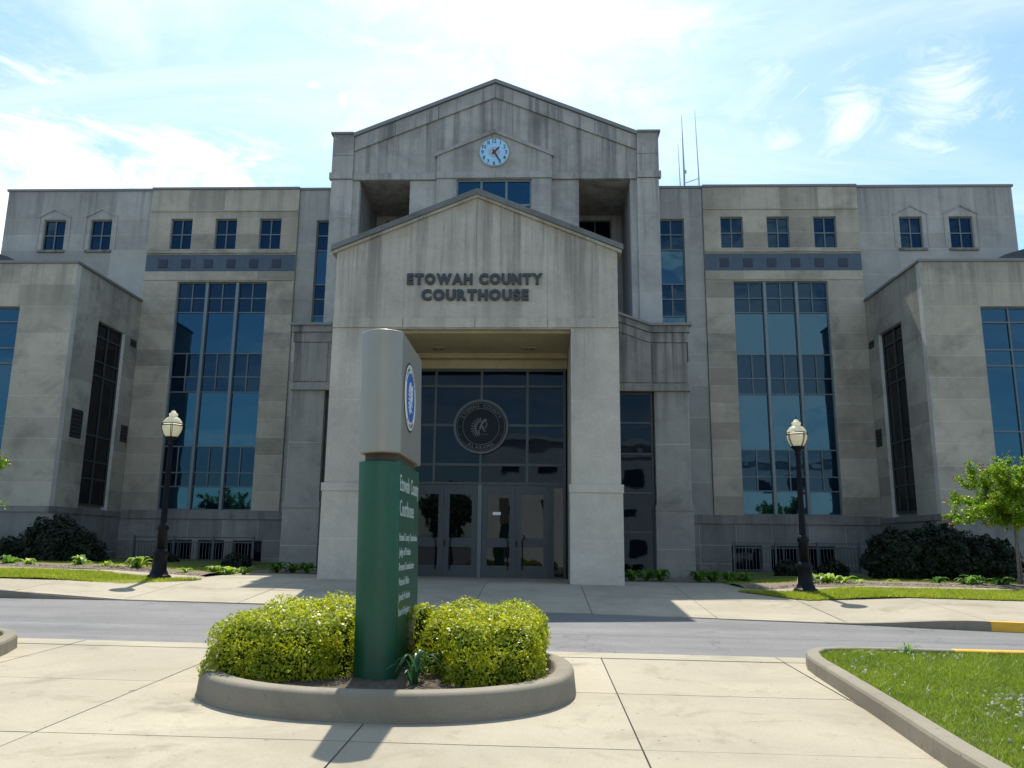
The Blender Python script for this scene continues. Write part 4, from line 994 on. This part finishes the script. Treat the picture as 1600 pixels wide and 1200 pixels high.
for i in range(24):
    mb = MB(); a = random.uniform(0, 6.28); L = random.uniform(0.18, 0.40)
    strap(mb, (0.52+random.uniform(-.04, .04), -22.30+random.uniform(-.04, .04), 0.22), a, L, 0.026, random.uniform(0.14, 0.30), random.uniform(0.66, 0.92), 8, 0.1, random.uniform(-1, 1))
    build(mb, 'leaf', 'leaf_lily', ly, smooth=True)

def clump(name, label, cat, x, y, n, L, w, rise, mat, group=None, z=None):
    z = GS(x, y)+0.0 if z is None else z; mb = MB()
    for i in range(n):
        f = random.uniform(0.55, 1.1)
        strap(mb, (x+random.uniform(-.03, .03), y+random.uniform(-.03, .03), z), random.uniform(0, 6.28), L*f*1.2, w*random.uniform(.7, 1.2), rise*random.uniform(0.2, 0.85), random.uniform(0.6, 0.95), 5, 0.45, random.uniform(-1, 1))
    o = build(mb, name, mat, origin=(x, y, z), smooth=True); tag(o, label, cat, group); return o

# ------------------------------------------------------------------ kerbed grass islands by the road
def island(s, name, pts, yellow_from=None):
    """pts: outer kerb line from the plaza round to the road; s: side on which the turf lies"""
    P2 = []
    for (xa, ya), (xb, yb) in zip(pts, pts[1:]):
        m_ = max(1, int(math.hypot(xb-xa, yb-ya)/0.18))
        P2 += [(xa+(xb-xa)*i/m_, ya+(yb-ya)*i/m_) for i in range(m_)]
    P2.append(pts[-1]); n = len(P2); Nn = []
    for i in range(n):
        a, b2 = P2[max(0, i-1)], P2[min(n-1, i+1)]; L = math.hypot(b2[0]-a[0], b2[1]-a[1]); Nn.append((s*(b2[1]-a[1])/L, -s*(b2[0]-a[0])/L))
    prof = [(-0.012, -0.06), (0.0, 0.14), (0.012, 0.165), (0.04, 0.178), (0.14, 0.178), (0.155, 0.165), (0.155, 0.0)]
    def run(i0, i1, mat, nm, lift=0.0):
        mb = MB(); vs = []; k = len(prof)
        for i in range(i0, i1+1):
            for o_, z in prof: x, y = P2[i][0]+Nn[i][0]*(o_-lift), P2[i][1]+Nn[i][1]*(o_-lift); vs.append((x, y, G(x, y)+z+lift))
        fs = [(i*k+j, i*k+j+1, (i+1)*k+j+1, (i+1)*k+j) for i in range(i1-i0) for j in range(k-1)]
        fs += [tuple(range(k)), tuple(range((i1-i0)*k+k-1, (i1-i0)*k-1, -1))]
        mb.add(vs, fs); tag(build(mb, nm, mat, smooth=False), kind='structure')
    iy = n-1
    if yellow_from is not None: iy = next(i for i in range(n) if abs(P2[i][0]) > yellow_from and P2[i][1] > -19.5)
    run(0, iy, 'concrete_kerb', 'island_kerb')
    if iy < n-1: run(iy, n-1, 'yellow_paint', 'yellow_kerb')
    inner = [(P2[i][0]+Nn[i][0]*0.150, P2[i][1]+Nn[i][1]*0.150) for i in range(n)]
    return inner
def pip(xs, ys, poly):
    ins = np.zeros(len(xs), bool); n = len(poly); j = n-1
    for i in range(n):
        xi, yi = poly[i]; xj, yj = poly[j]
        if yi != yj: ins ^= ((yi > ys) != (yj > ys)) & (xs < (xj-xi)*(ys-yi)/(yj-yi)+xi)
        j = i
    return ins
def turf(name, poly, zf, mat='turf'):
    mb = MB(); mb.add([(x, y, zf(x, y)) for x, y in poly], [tuple(range(len(poly)))]); o = build(mb, name, mat)
    tag(o, kind='structure'); return o
def blades(name, poly, n, zf, h, w, mat, label, lean=0.7, near=None):
    xs = np.array([p[0] for p in poly]); ys = np.array([p[1] for p in poly])
    X = RNG.uniform(xs.min(), xs.max(), n*3); Y = RNG.uniform(ys.min(), ys.max(), n*3)
    k = pip(X, Y, poly); X, Y = X[k][:n], Y[k][:n]; n = len(X)
    Z = np.array([zf(x, y) for x, y in zip(X, Y)])
    patch = np.sin(X*3.1+1+np.sin(Y*1.7))*np.sin(Y*2.7+np.cos(X*2.1))*0.5 + np.sin(X*7.3+Y)*np.sin(Y*6.1+2-X*1.3)*0.4 + np.sin(X*15+Y*4)*np.sin(Y*13-X*3)*0.25
    H = h*RNG.uniform(0.5, 1.3, n)*(1+0.35*patch); A = RNG.uniform(0, 6.283, n); W_ = w*RNG.uniform(0.6, 1.3, n)
    D = np.stack([np.cos(A), np.sin(A)], 1); Ln = RNG.normal(0, lean, (n, 2))*H[:, None]
    b0 = np.stack([X-D[:, 0]*W_/2, Y-D[:, 1]*W_/2, Z-0.01], 1); b1 = np.stack([X+D[:, 0]*W_/2, Y+D[:, 1]*W_/2, Z-0.01], 1)
    tp = np.stack([X+Ln[:, 0], Y+Ln[:, 1], Z+H], 1)
    o = np_mesh(name, np.stack([b0, b1, tp], 1), 3, mat, None, np.clip(RNG.normal(0, 0.5, n)+patch*0.7, -1, 1), (float(X.mean()), float(Y.mean()), float(Z.mean())))
    tag(o, label, 'grass', kind='stuff'); return o
zi = lambda x, y: G(x, y)+0.135
c0 = (5.55, -20.12)
R_out = [(4.30, -30.0), (4.36, -27.0), (4.46, -24.0), (4.57, -22.6), (4.66, -21.2), (4.70, -20.5), (4.74, -20.1), (4.84, -19.72), (5.02, -19.45), (5.30, -19.32), (5.8, -19.28), (9, -19.28), (16, -19.28)]
innerR = island(1, 'grass_island', R_out, 6.6)
polyR = innerR + [(16, -30)]
def grid_turf(name, poly, zf, step):
    xs = [p[0] for p in poly]; ys = [p[1] for p in poly]; nx_ = int((max(xs)-min(xs))/step); ny_ = int((max(ys)-min(ys))/step); mb = MB()
    turf(name, poly, lambda x, y: zf(x, y)-0.012)
turf('grass_island', polyR, zi)
L_out = [(-16, -19.42), (-6.2, -19.42), (-5.5, -19.44), (-5.12, -19.52), (-4.86, -19.70), (-4.66, -19.98), (-4.50, -20.4), (-4.36, -20.9), (-4.25, -21.5), (-4.1, -23), (-3.9, -26), (-3.7, -30)]
innerL = island(1, 'grass_island', L_out)
polyL = innerL + [(-16, -30)]
turf('grass_island', polyL, zi)
nearR = [p for p in innerR if p[1] > -26.5] + [(11, -19.47), (11, -26.5)]
nearR = [p for p in innerR if p[1] > -25.5 and p[0] < 10.5] + [(10.5, -25.5)]
blades('grass_blades', nearR, 150000, zi, 0.042, 0.009, 'grass_near', 'clover-dotted green grass filling the kerbed island', 0.85)
nearL = [p for p in innerL if p[1] > -23 and p[0] > -7] + [(-7, -23)]
blades('grass_blades', nearL, 20000, zi, 0.045, 0.009, 'grass_near', 'short green grass filling the small rounded kerbed island')
# clover heads
X = RNG.uniform(4.9, 9.5, 3200); Y = RNG.uniform(-24.8, -19.5, 3200); k = pip(X, Y, nearR)
dens = np.sin(X*2.3+0.5)*np.sin(Y*1.9+1.0) + 0.35*np.sin(X*5.1)*np.sin(Y*4.3) - 0.06*(Y+22); k &= (dens + RNG.normal(0, 0.35, len(X))) > 0.55
X, Y = X[k], Y[k]; quads = []
for x, y in zip(X, Y):
    z = zi(x, y) + random.uniform(0.035, 0.06); r = random.uniform(0.006, 0.010)
    for i in range(5):
        a, e2 = random.uniform(0, 6.28), random.uniform(0, 1.4); d = Vector((math.cos(a)*math.cos(e2), math.sin(a)*math.cos(e2), math.sin(e2))); u = d.orthogonal().normalized()*r; w = d.cross(u).normalized()*r; p = Vector((x, y, z)) + d*r*0.7
        quads.append([tuple(p-u-w), tuple(p+u-w), tuple(p+u+w), tuple(p-u+w)])
if quads:
    o = np_mesh('clover_flowers', np.array(quads), 4, 'clover_white', None, None, (float(X.mean()), float(Y.mean()), 0.3)); tag(o, 'tiny white clover flowers scattered through the island grass', 'flowers', kind='stuff')
# a taller weed at the island's back kerb
clump('weed', 'taller grassy weed sprouting at the back kerb of the island', 'weed', 6.1, -19.62, 16, 0.16, 0.012, 0.22, 'leaf_low', z=zi(6.1, -19.6))

# ------------------------------------------------------------------ far lawns, mulch beds, plants
for s in (-1, 1):
    xs_ = [6.05, 6.3, 6.7, 7.2, 7.6, 8.2, 9, 10, 12, 14, 17, 20]
    front = [(s*x, grass_front(x) or -11.15) for x in xs_]; back = [(s*x, -11.22) for x in (20, 14, 10, 8, 7, 6.4)]
    poly = front + back
    mb = MB(); vs = [(x, y, GS(x, y)+0.03) for x, y in front]; vb = [(s*x, -11.22, GS(s*x, -11.22)+0.03) for x in xs_]
    nn = len(vs); mb.add(vs+vb, [(i, i+1, nn+i+1, nn+i) for i in range(nn-1)]); tag(build(mb, 'lawn', 'turf'), kind='structure')
    near = [p for p in front if abs(p[0]) < 15] + [(s*14.0, -11.22), (s*6.3, -11.22)]
    blades('grass_blades', near, 42000, lambda x, y: GS(x, y)+0.03, 0.055, 0.016, 'grass_far', 'sunlit lawn strip beside the lamp post, ' + ('by the yellow kerb' if s > 0 else 'opposite the plain kerb'))
    xs2 = [6.4, 7.5, 9, 11, 13, 16, 20, 24]
    mb = MB(); rows_ = [-10.62, -9.9, -9.2, -8.9]; vs = [(s*x, y, GS(s*x, y)+0.015+(0.05 if y in (-9.9, -9.2) else 0)) for x in xs2 for y in rows_]
    mb.add(vs, [(i*4+j, (i+1)*4+j, (i+1)*4+j+1, i*4+j+1) for i in range(len(xs2)-1) for j in range(3)]); tag(build(mb, 'mulch_bed', 'mulch'), kind='structure')
    mb = MB(); rows_ = [-8.9, -6.5, -4.0, 0.3]; vs = [(s*x, y, GS(s*x, y)+0.012) for x in xs2 for y in rows_]
    mb.add(vs, [(i*4+j, (i+1)*4+j, (i+1)*4+j+1, i*4+j+1) for i in range(len(xs2)-1) for j in range(3)]); tag(build(mb, 'lawn', 'turf'), kind='structure')
    polyb = [(s*6.6, -8.9), (s*14.5, -8.9), (s*14.5, -7.3), (s*6.6, -7.3)]
    blades('grass_blades', polyb, 14000, lambda x, y: GS(x, y)+0.012, 0.06, 0.018, 'grass_far', 'rough grass behind the mulch bed, ' + ('on the young tree side' if s > 0 else 'on the rounded shrub side'))
    n = 5000; X = s*RNG.uniform(6.5, 15, n); Y = RNG.uniform(-10.6, -8.9, n); Z = np.array([GS(x, y)+0.05 for x, y in zip(X, Y)])
    o = np_mesh('mulch_chips', leaves(np.stack([X, Y, Z], 1), np.tile(np.array([[0, 0, 1.0]]), (n, 1)), 0.055, 0.3, 0.4, 0.35), 4, 'mulch_chip', None, None, (s*10, -9.7, 0.5)); tag(o, 'wood chip mulch covering the bed before the ' + ('right-hand wing' if False else ('wing with the young tree' if s > 0 else 'wing with the rounded shrubs')), 'mulch', kind='stuff')
    # soil strip at the foot of turret
    mb = MB(); xs3 = [3.75, 4.5, 5.5, 6.45]; vs = [(s*x, y, GS(s*x, y)+0.02) for x in xs3 for y in (-8.0, -6.5, -4.4)]
    mb.add(vs, [(i*3+j, (i+1)*3+j, (i+1)*3+j+1, i*3+j+1) for i in range(3) for j in range(2)]); tag(build(mb, 'mulch_bed', 'mulch'), kind='structure')
HG = 'hostas in the mulch beds'
for x, y, n, L, w, rz, mat in ((-11.5, -9.8, 16, 0.26, 0.15, 0.30, 'leaf_low'), (-11.0, -9.9, 12, 0.30, 0.14, 0.24, 'leaf_hosta'), (-9.75, -9.7, 26, 0.28, 0.13, 0.36, 'leaf_hosta'), (-8.95, -10.0, 10, 0.18, 0.10, 0.2, 'leaf_hosta'), (-8.3, -9.7, 26, 0.30, 0.13, 0.38, 'leaf_hosta'), (-7.0, -9.9, 12, 0.2, 0.1, 0.28, 'leaf_hosta'), (-12.5, -9.9, 12, 0.22, 0.12, 0.22, 'leaf_hosta'), (-8.65, -10.1, 8, 0.2, 0.1, 0.18, 'leaf_hosta')):
    lab = {-11.5: 'dark green hosta touching a paler one in the bed by the rounded shrubs', -11.0: 'pale spreading hosta beside the dark green one by the rounded shrubs', -9.75: 'bushy hosta mound standing alone between the rounded shrubs and the lamp post', -8.95: 'small hosta tuft on bare mulch, next to the low yellowish one', -8.3: 'largest bushy hosta mound close to the lamp post with the plain kerb', -7.0: 'narrow hosta half hidden behind the lamp post base', -12.5: 'hosta farthest from the lamp post, under the young tree by the rounded shrubs', -8.65: 'low yellowish hosta squeezed against the largest mound'}[x]
    clump('hosta', lab, 'plant', x, y, n, L, w, rz, mat, HG)
for x, y, n, L, w, rz, mat in ((8.1, -9.7, 22, 0.32, 0.14, 0.36, 'leaf_hosta'), (8.45, -9.9, 20, 0.30, 0.13, 0.30, 'leaf_hosta'), (8.8, -10.05, 18, 0.28, 0.12, 0.24, 'leaf_hosta'), (9.2, -9.9, 8, 0.2, 0.1, 0.16, 'leaf_hosta'), (11.2, -9.6, 16, 0.26, 0.12, 0.28, 'leaf_low'), (11.75, -9.9, 18, 0.28, 0.12, 0.26, 'leaf_low'), (12.15, -9.6, 22, 0.30, 0.13, 0.32, 'leaf_low'), (12.6, -9.8, 20, 0.30, 0.13, 0.30, 'leaf_low'), (10.3, -9.3, 8, 0.2, 0.1, 0.14, 'leaf_hosta')):
    lab = {8.1: 'bright hosta right behind the lamp post by the yellow kerb, first of a row', 8.45: 'bright hosta second along the row from the yellow kerb lamp post', 8.8: 'bright hosta third along the row from the yellow kerb lamp post', 9.2: 'small pale hosta trailing the end of the bright row', 11.2: 'dark hosta standing a little apart from the three by the tree', 11.75: 'dark hosta at the lamp post end of the three by the tree', 12.15: 'dark bushy hosta in the middle of three by the tree', 12.6: 'dark hosta closest to the slim tree trunk', 10.3: 'tiny hosta tuft alone in the middle of the mulch bed'}[x]
    clump('hosta', lab, 'plant', x, y, n, L, w, rz, mat, HG)
ORD = ('first', 'second', 'third', 'fourth', 'fifth', 'sixth', 'seventh')
for i, (x, y) in enumerate(((-6.5, -9.3), (-6.15, -9.35), (-5.85, -9.1))):
    clump('border_plant', 'low bright plant at the pavement edge, %s of three counted from the lamp post' % ORD[i], 'plant', x, y, 22, 0.24, 0.11, 0.26, 'leaf_hosta', 'plants beside the turret')
for i, (x, y) in enumerate(((-5.5, -7.6), (-5.1, -7.4), (-4.7, -7.5), (-4.3, -7.3))):
    clump('border_plant', 'low green plant in shade before the turret, %s of four counted towards the portico pier' % ORD[i], 'plant', x, y, 26, 0.30, 0.11, 0.36, 'leaf_low', 'shaded plants beside the turret')
for i, (x, y) in enumerate(((4.1, -7.7), (4.5, -7.6), (4.9, -7.4), (5.9, -7.6), (6.3, -7.4), (6.75, -7.5), (7.15, -7.6))):
    clump('border_plant', 'low green plant below the dark turret window, %s of seven counted from the portico pier' % ORD[i], 'plant', x, y, 26, 0.32, 0.12, 0.38, 'leaf_low', 'plants under the turret window')

SG = 'dark rounded shrubs against the wing'
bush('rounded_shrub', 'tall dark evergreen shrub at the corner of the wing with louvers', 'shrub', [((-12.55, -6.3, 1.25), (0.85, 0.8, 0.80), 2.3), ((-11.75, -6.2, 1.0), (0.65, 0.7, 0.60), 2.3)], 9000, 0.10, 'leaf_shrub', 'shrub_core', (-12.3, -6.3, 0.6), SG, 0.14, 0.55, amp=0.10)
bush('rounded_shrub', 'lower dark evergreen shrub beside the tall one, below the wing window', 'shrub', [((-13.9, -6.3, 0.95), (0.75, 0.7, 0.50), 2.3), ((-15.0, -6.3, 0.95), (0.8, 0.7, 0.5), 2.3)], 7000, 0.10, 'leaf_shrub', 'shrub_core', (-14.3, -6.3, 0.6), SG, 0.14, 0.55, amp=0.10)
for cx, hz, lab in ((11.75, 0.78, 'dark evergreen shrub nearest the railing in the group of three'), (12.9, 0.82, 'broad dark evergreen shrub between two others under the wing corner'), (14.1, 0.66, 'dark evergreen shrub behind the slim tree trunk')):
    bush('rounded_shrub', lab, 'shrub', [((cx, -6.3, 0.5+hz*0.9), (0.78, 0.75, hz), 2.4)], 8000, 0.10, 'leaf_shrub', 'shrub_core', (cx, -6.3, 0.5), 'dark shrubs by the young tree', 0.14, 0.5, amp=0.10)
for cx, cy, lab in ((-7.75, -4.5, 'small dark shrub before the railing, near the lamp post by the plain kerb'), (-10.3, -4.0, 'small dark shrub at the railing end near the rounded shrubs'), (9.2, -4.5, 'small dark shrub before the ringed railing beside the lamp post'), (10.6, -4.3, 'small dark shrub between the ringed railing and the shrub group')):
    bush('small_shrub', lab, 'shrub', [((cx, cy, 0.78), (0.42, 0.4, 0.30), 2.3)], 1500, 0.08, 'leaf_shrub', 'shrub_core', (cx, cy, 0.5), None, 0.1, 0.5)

def myrtle(x, y, z, H, Rr, seed, label, n_br=26):
    rn = random.Random(seed); o = thing('crape_myrtle', label, 'tree', (x, y, z), 'young trees before the wings')
    mb = MB(); top = Vector((x+0.05, y, z+H*0.42))
    mb.tube([(x, y, z-0.05), (x+0.02, y, z+H*0.2), tuple(top)], [0.034, 0.03, 0.026], 8)
    mb.tube([(x+0.10, y+0.05, z-0.05), (x+0.09, y+0.03, z+H*0.2), (top.x+0.02, top.y, top.z)], [0.022, 0.02, 0.016], 7)
    build(mb, 'trunk', 'bark', o, smooth=True)
    lb = MB(); LP, LN, RP, RN = [], [], [], []
    for i in range(n_br):
        a = rn.uniform(0, 6.283) if i > 5 else math.pi + (i-2.5)*0.35; e = rn.uniform(-0.05, 1.2) if i > 5 else rn.uniform(0.0, 0.35)
        d = Vector((math.cos(a)*math.cos(e), math.sin(a)*math.cos(e), math.sin(e))); L = Rr*rn.uniform(0.75, 1.1)
        st = top + Vector((0, 0, rn.uniform(-0.12, 0.35))); pts = []
        for k in range(7):
            u = k/6; pts.append(st + d*L*u + Vector((0, 0, 0.22*u - 0.30*u*u*(1-e/1.5))) + Vector((rn.uniform(-1, 1), rn.uniform(-1, 1), rn.uniform(-1, 1)))*0.04*u)
        lb.tube([tuple(p) for p in pts], [0.016*(1-0.8*k/6) for k in range(7)], 5)
        sub = [(pts[k], d) for k in range(2, 7)]
        for k in range(1, 6):
            for q in range(2):
                sd_ = Vector((rn.uniform(-1, 1), rn.uniform(-1, 1), rn.uniform(-0.3, 0.9))).normalized(); Ls = rn.uniform(0.15, 0.38)
                e1 = pts[k] + (sd_ + d*0.6).normalized()*Ls; lb.tube([tuple(pts[k]), tuple(e1)], [0.006, 0.003], 4)
                for m_ in range(rn.randint(70, 95)):
                    u = rn.uniform(0.25, 1.05); c = pts[k].lerp(e1, u) + Vector((rn.gauss(0, 0.035), rn.gauss(0, 0.035), rn.gauss(0, 0.035)))
                    (RP if (u > 0.97 and rn.random() < 0.4) else LP).append(tuple(c))
        for m_ in range(150):
            u = rn.uniform(0.4, 1.02); k = min(5, int(u*6)); c = pts[k].lerp(pts[k+1], u*6-k) + Vector((rn.gauss(0, 0.05), rn.gauss(0, 0.05), rn.gauss(0, 0.05)))
            (RP if u > 0.98 else LP).append(tuple(c))
    build(lb, 'limbs', 'bark', o)
    for P, mt, nm in ((LP, 'leaf_tree', 'crown'), (RP, 'leaf_red', 'shoot_tips')):
        P = np.array(P); Nn = RNG.normal(0, 0.5, P.shape); Nn[:, 2] += 0.5; np_mesh(nm, leaves(P, Nn, 0.062, 0.2, 0.55, 0.6), 4, mt, o)
myrtle(13.25, -9.4, GS(13.25, -9.4), 3.7, 1.62, 5, 'young crape myrtle with bright leaves standing before the wing, beside the hostas', 40)
myrtle(-13.75, -9.2, GS(-13.75, -9.2), 3.6, 1.55, 11, 'young crape myrtle reaching a branch tip over the rounded shrubs', 34)

# ------------------------------------------------------------------ lamp posts
def lamp(x, y, H, label, rot):
    z = GS(x, y); o = thing('lamp_post', label, 'lamp post', (x, y, z), 'lamp posts before the courthouse')
    k = H/3.95; sk = lambda prof: [(r, zz_*k) for r, zz_ in prof]
    mb = MB(); mb.lathe(sk([(0.27, -0.05), (0.27, 0.07), (0.24, 0.10), (0.20, 0.12), (0.19, 0.17), (0.165, 0.20), (0.15, 0.52), (0.17, 0.55), (0.175, 0.60), (0.14, 0.64), (0.12, 0.68)]), (x, y, z), 16); build(mb, 'base', 'black_metal', o, smooth=True)
    mb = MB(); mb.lathe(sk([(0.115, 0.681), (0.105, 1.10), (0.13, 1.13), (0.135, 1.17), (0.10, 1.22), (0.08, 1.26)]), (x, y, z), 16); build(mb, 'collar', 'black_metal', o, smooth=True)
    mb = MB(); n = 16; vs = []; zs_ = [1.261, 1.5, 2.2, 3.05]
    for zz_ in zs_:
        r = 0.072 - 0.018*(zz_-1.26)/1.8
        for i in range(n*2):
            a = math.pi*i/n; rr = r*(1.0 if i % 2 else 0.86); vs.append((x+rr*math.cos(a), y+rr*math.sin(a), z+zz_*k))
    m_ = n*2; mb.add(vs, [(j*m_+i, j*m_+(i+1) % m_, (j+1)*m_+(i+1) % m_, (j+1)*m_+i) for j in range(len(zs_)-1) for i in range(m_)]); build(mb, 'shaft', 'black_metal', o)
    mb = MB(); mb.lathe(sk([(0.055, 3.045), (0.075, 3.06), (0.06, 3.10), (0.075, 3.16), (0.11, 3.20), (0.15, 3.225), (0.15, 3.25), (0.10, 3.26)]), (x, y, z), 16); build(mb, 'fitter', 'black_metal', o, smooth=True)
    mb = MB(); mb.lathe(sk([(0.12, 3.252), (0.17, 3.31), (0.215, 3.42), (0.228, 3.52)]), (x, y, z), 24, cap=False); gl = build(mb, 'globe', 'globe', o, smooth=True)
    mb = MB(); mb.lathe(sk([(0.226, 3.552), (0.205, 3.62), (0.15, 3.69), (0.10, 3.725), (0.085, 3.74), (0.10, 3.765), (0.105, 3.79), (0.08, 3.815), (0.055, 3.83), (0.05, 3.86), (0.025, 3.875)]), (x, y, z), 24, cap=False); build(mb, 'globe_top', 'globe', gl, smooth=True)
    mb = MB(); mb.lathe(sk([(0.02, 3.87), (0.022, 3.89), (0.010, 3.91), (0.008, 3.95)]), (x, y, z), 8); build(mb, 'finial', 'black_metal', o, smooth=True)
    mb = MB()
    for zz_ in (3.515, 3.557):
        pts = [(x+0.233*math.cos(2*math.pi*i/24), y+0.233*math.sin(2*math.pi*i/24), z+zz_*k) for i in range(25)]; mb.tube(pts, 0.011, 5)
    for i in range(4):
        for dd in (-0.07, 0.07):
            a = rot + i*math.pi/2 + dd
            mb.tube([(x+r*math.cos(a), y+r*math.sin(a), z+zz_*k) for r, zz_ in ((0.13, 3.25), (0.177, 3.31), (0.222, 3.42), (0.236, 3.52), (0.234, 3.56))], 0.007, 5)
    build(mb, 'cage', 'black_metal', o)
lamp(-7.05, -11.25, 3.98, 'black lamp post with cream acorn globe, on the lawn opposite the plain kerb', R(-70))
lamp(7.52, -11.35, 3.95, 'black lamp post with cream acorn globe, on the lawn by the yellow kerb', R(-65))

# ------------------------------------------------------------------ across the street, behind the viewer: mirrored in the glass
ob = thing('office_building', 'long pale office block across the street, mirrored in the courthouse windows', 'building', (16, -66, -0.9))
mb = MB(); mb.box(-4, 44, -80, -66, -2, 11.5); build(mb, 'wall', 'far_wall', ob)
mb = MB(); mb.box(-4.3, 44.3, -80.3, -65.7, 11.5, 12.1); build(mb, 'roof_edge', 'far_wall', ob)
for fl in range(3):
    for i in range(11):
        x = -2 + i*4.2; z = 0.3 + fl*3.8; mb = MB(); mb.box(x, x+1.7, -66.05, -65.9, z+0.3, z+1.7); w = build(mb, 'window', 'far_dark', ob)
def far_tree(x, y, h, r, seed, label):
    o = thing('street_tree', label, 'tree', (x, y, -0.8), 'trees across the street')
    mb = MB(); mb.tube([(x, y, -0.9), (x+0.1, y, h*0.3), (x, y, h*0.6)], [0.35, 0.25, 0.12], 8); build(mb, 'trunk', 'bark', o)
    rn = np.random.default_rng(seed); Ps = []
    for i in range(16):
        d = rn.normal(0, 1, 3); d /= np.linalg.norm(d); c = np.array([x, y, h*0.62]) + d*np.array([r*0.6, r*0.6, h*0.24]); q = rn.normal(0, 1, (260, 3)); q /= np.linalg.norm(q, axis=1)[:, None]; Ps.append(c + q*r*0.42*rn.uniform(0.5, 1, (260, 1)))
    P = np.concatenate(Ps); np_mesh('crown', leaves(P, RNG.normal(0, 1, P.shape), 0.42, 0.3, 0.6, 0.7), 4, 'far_leaf', o)
far_tree(-12, -58, 8.5, 3.6, 3, 'broad street tree across the road from the clock'); far_tree(-22, -62, 10, 4.2, 4, 'tallest street tree standing clear of the office block'); far_tree(-6.5, -60, 6.5, 2.6, 6, 'small street tree beside the pale office block')
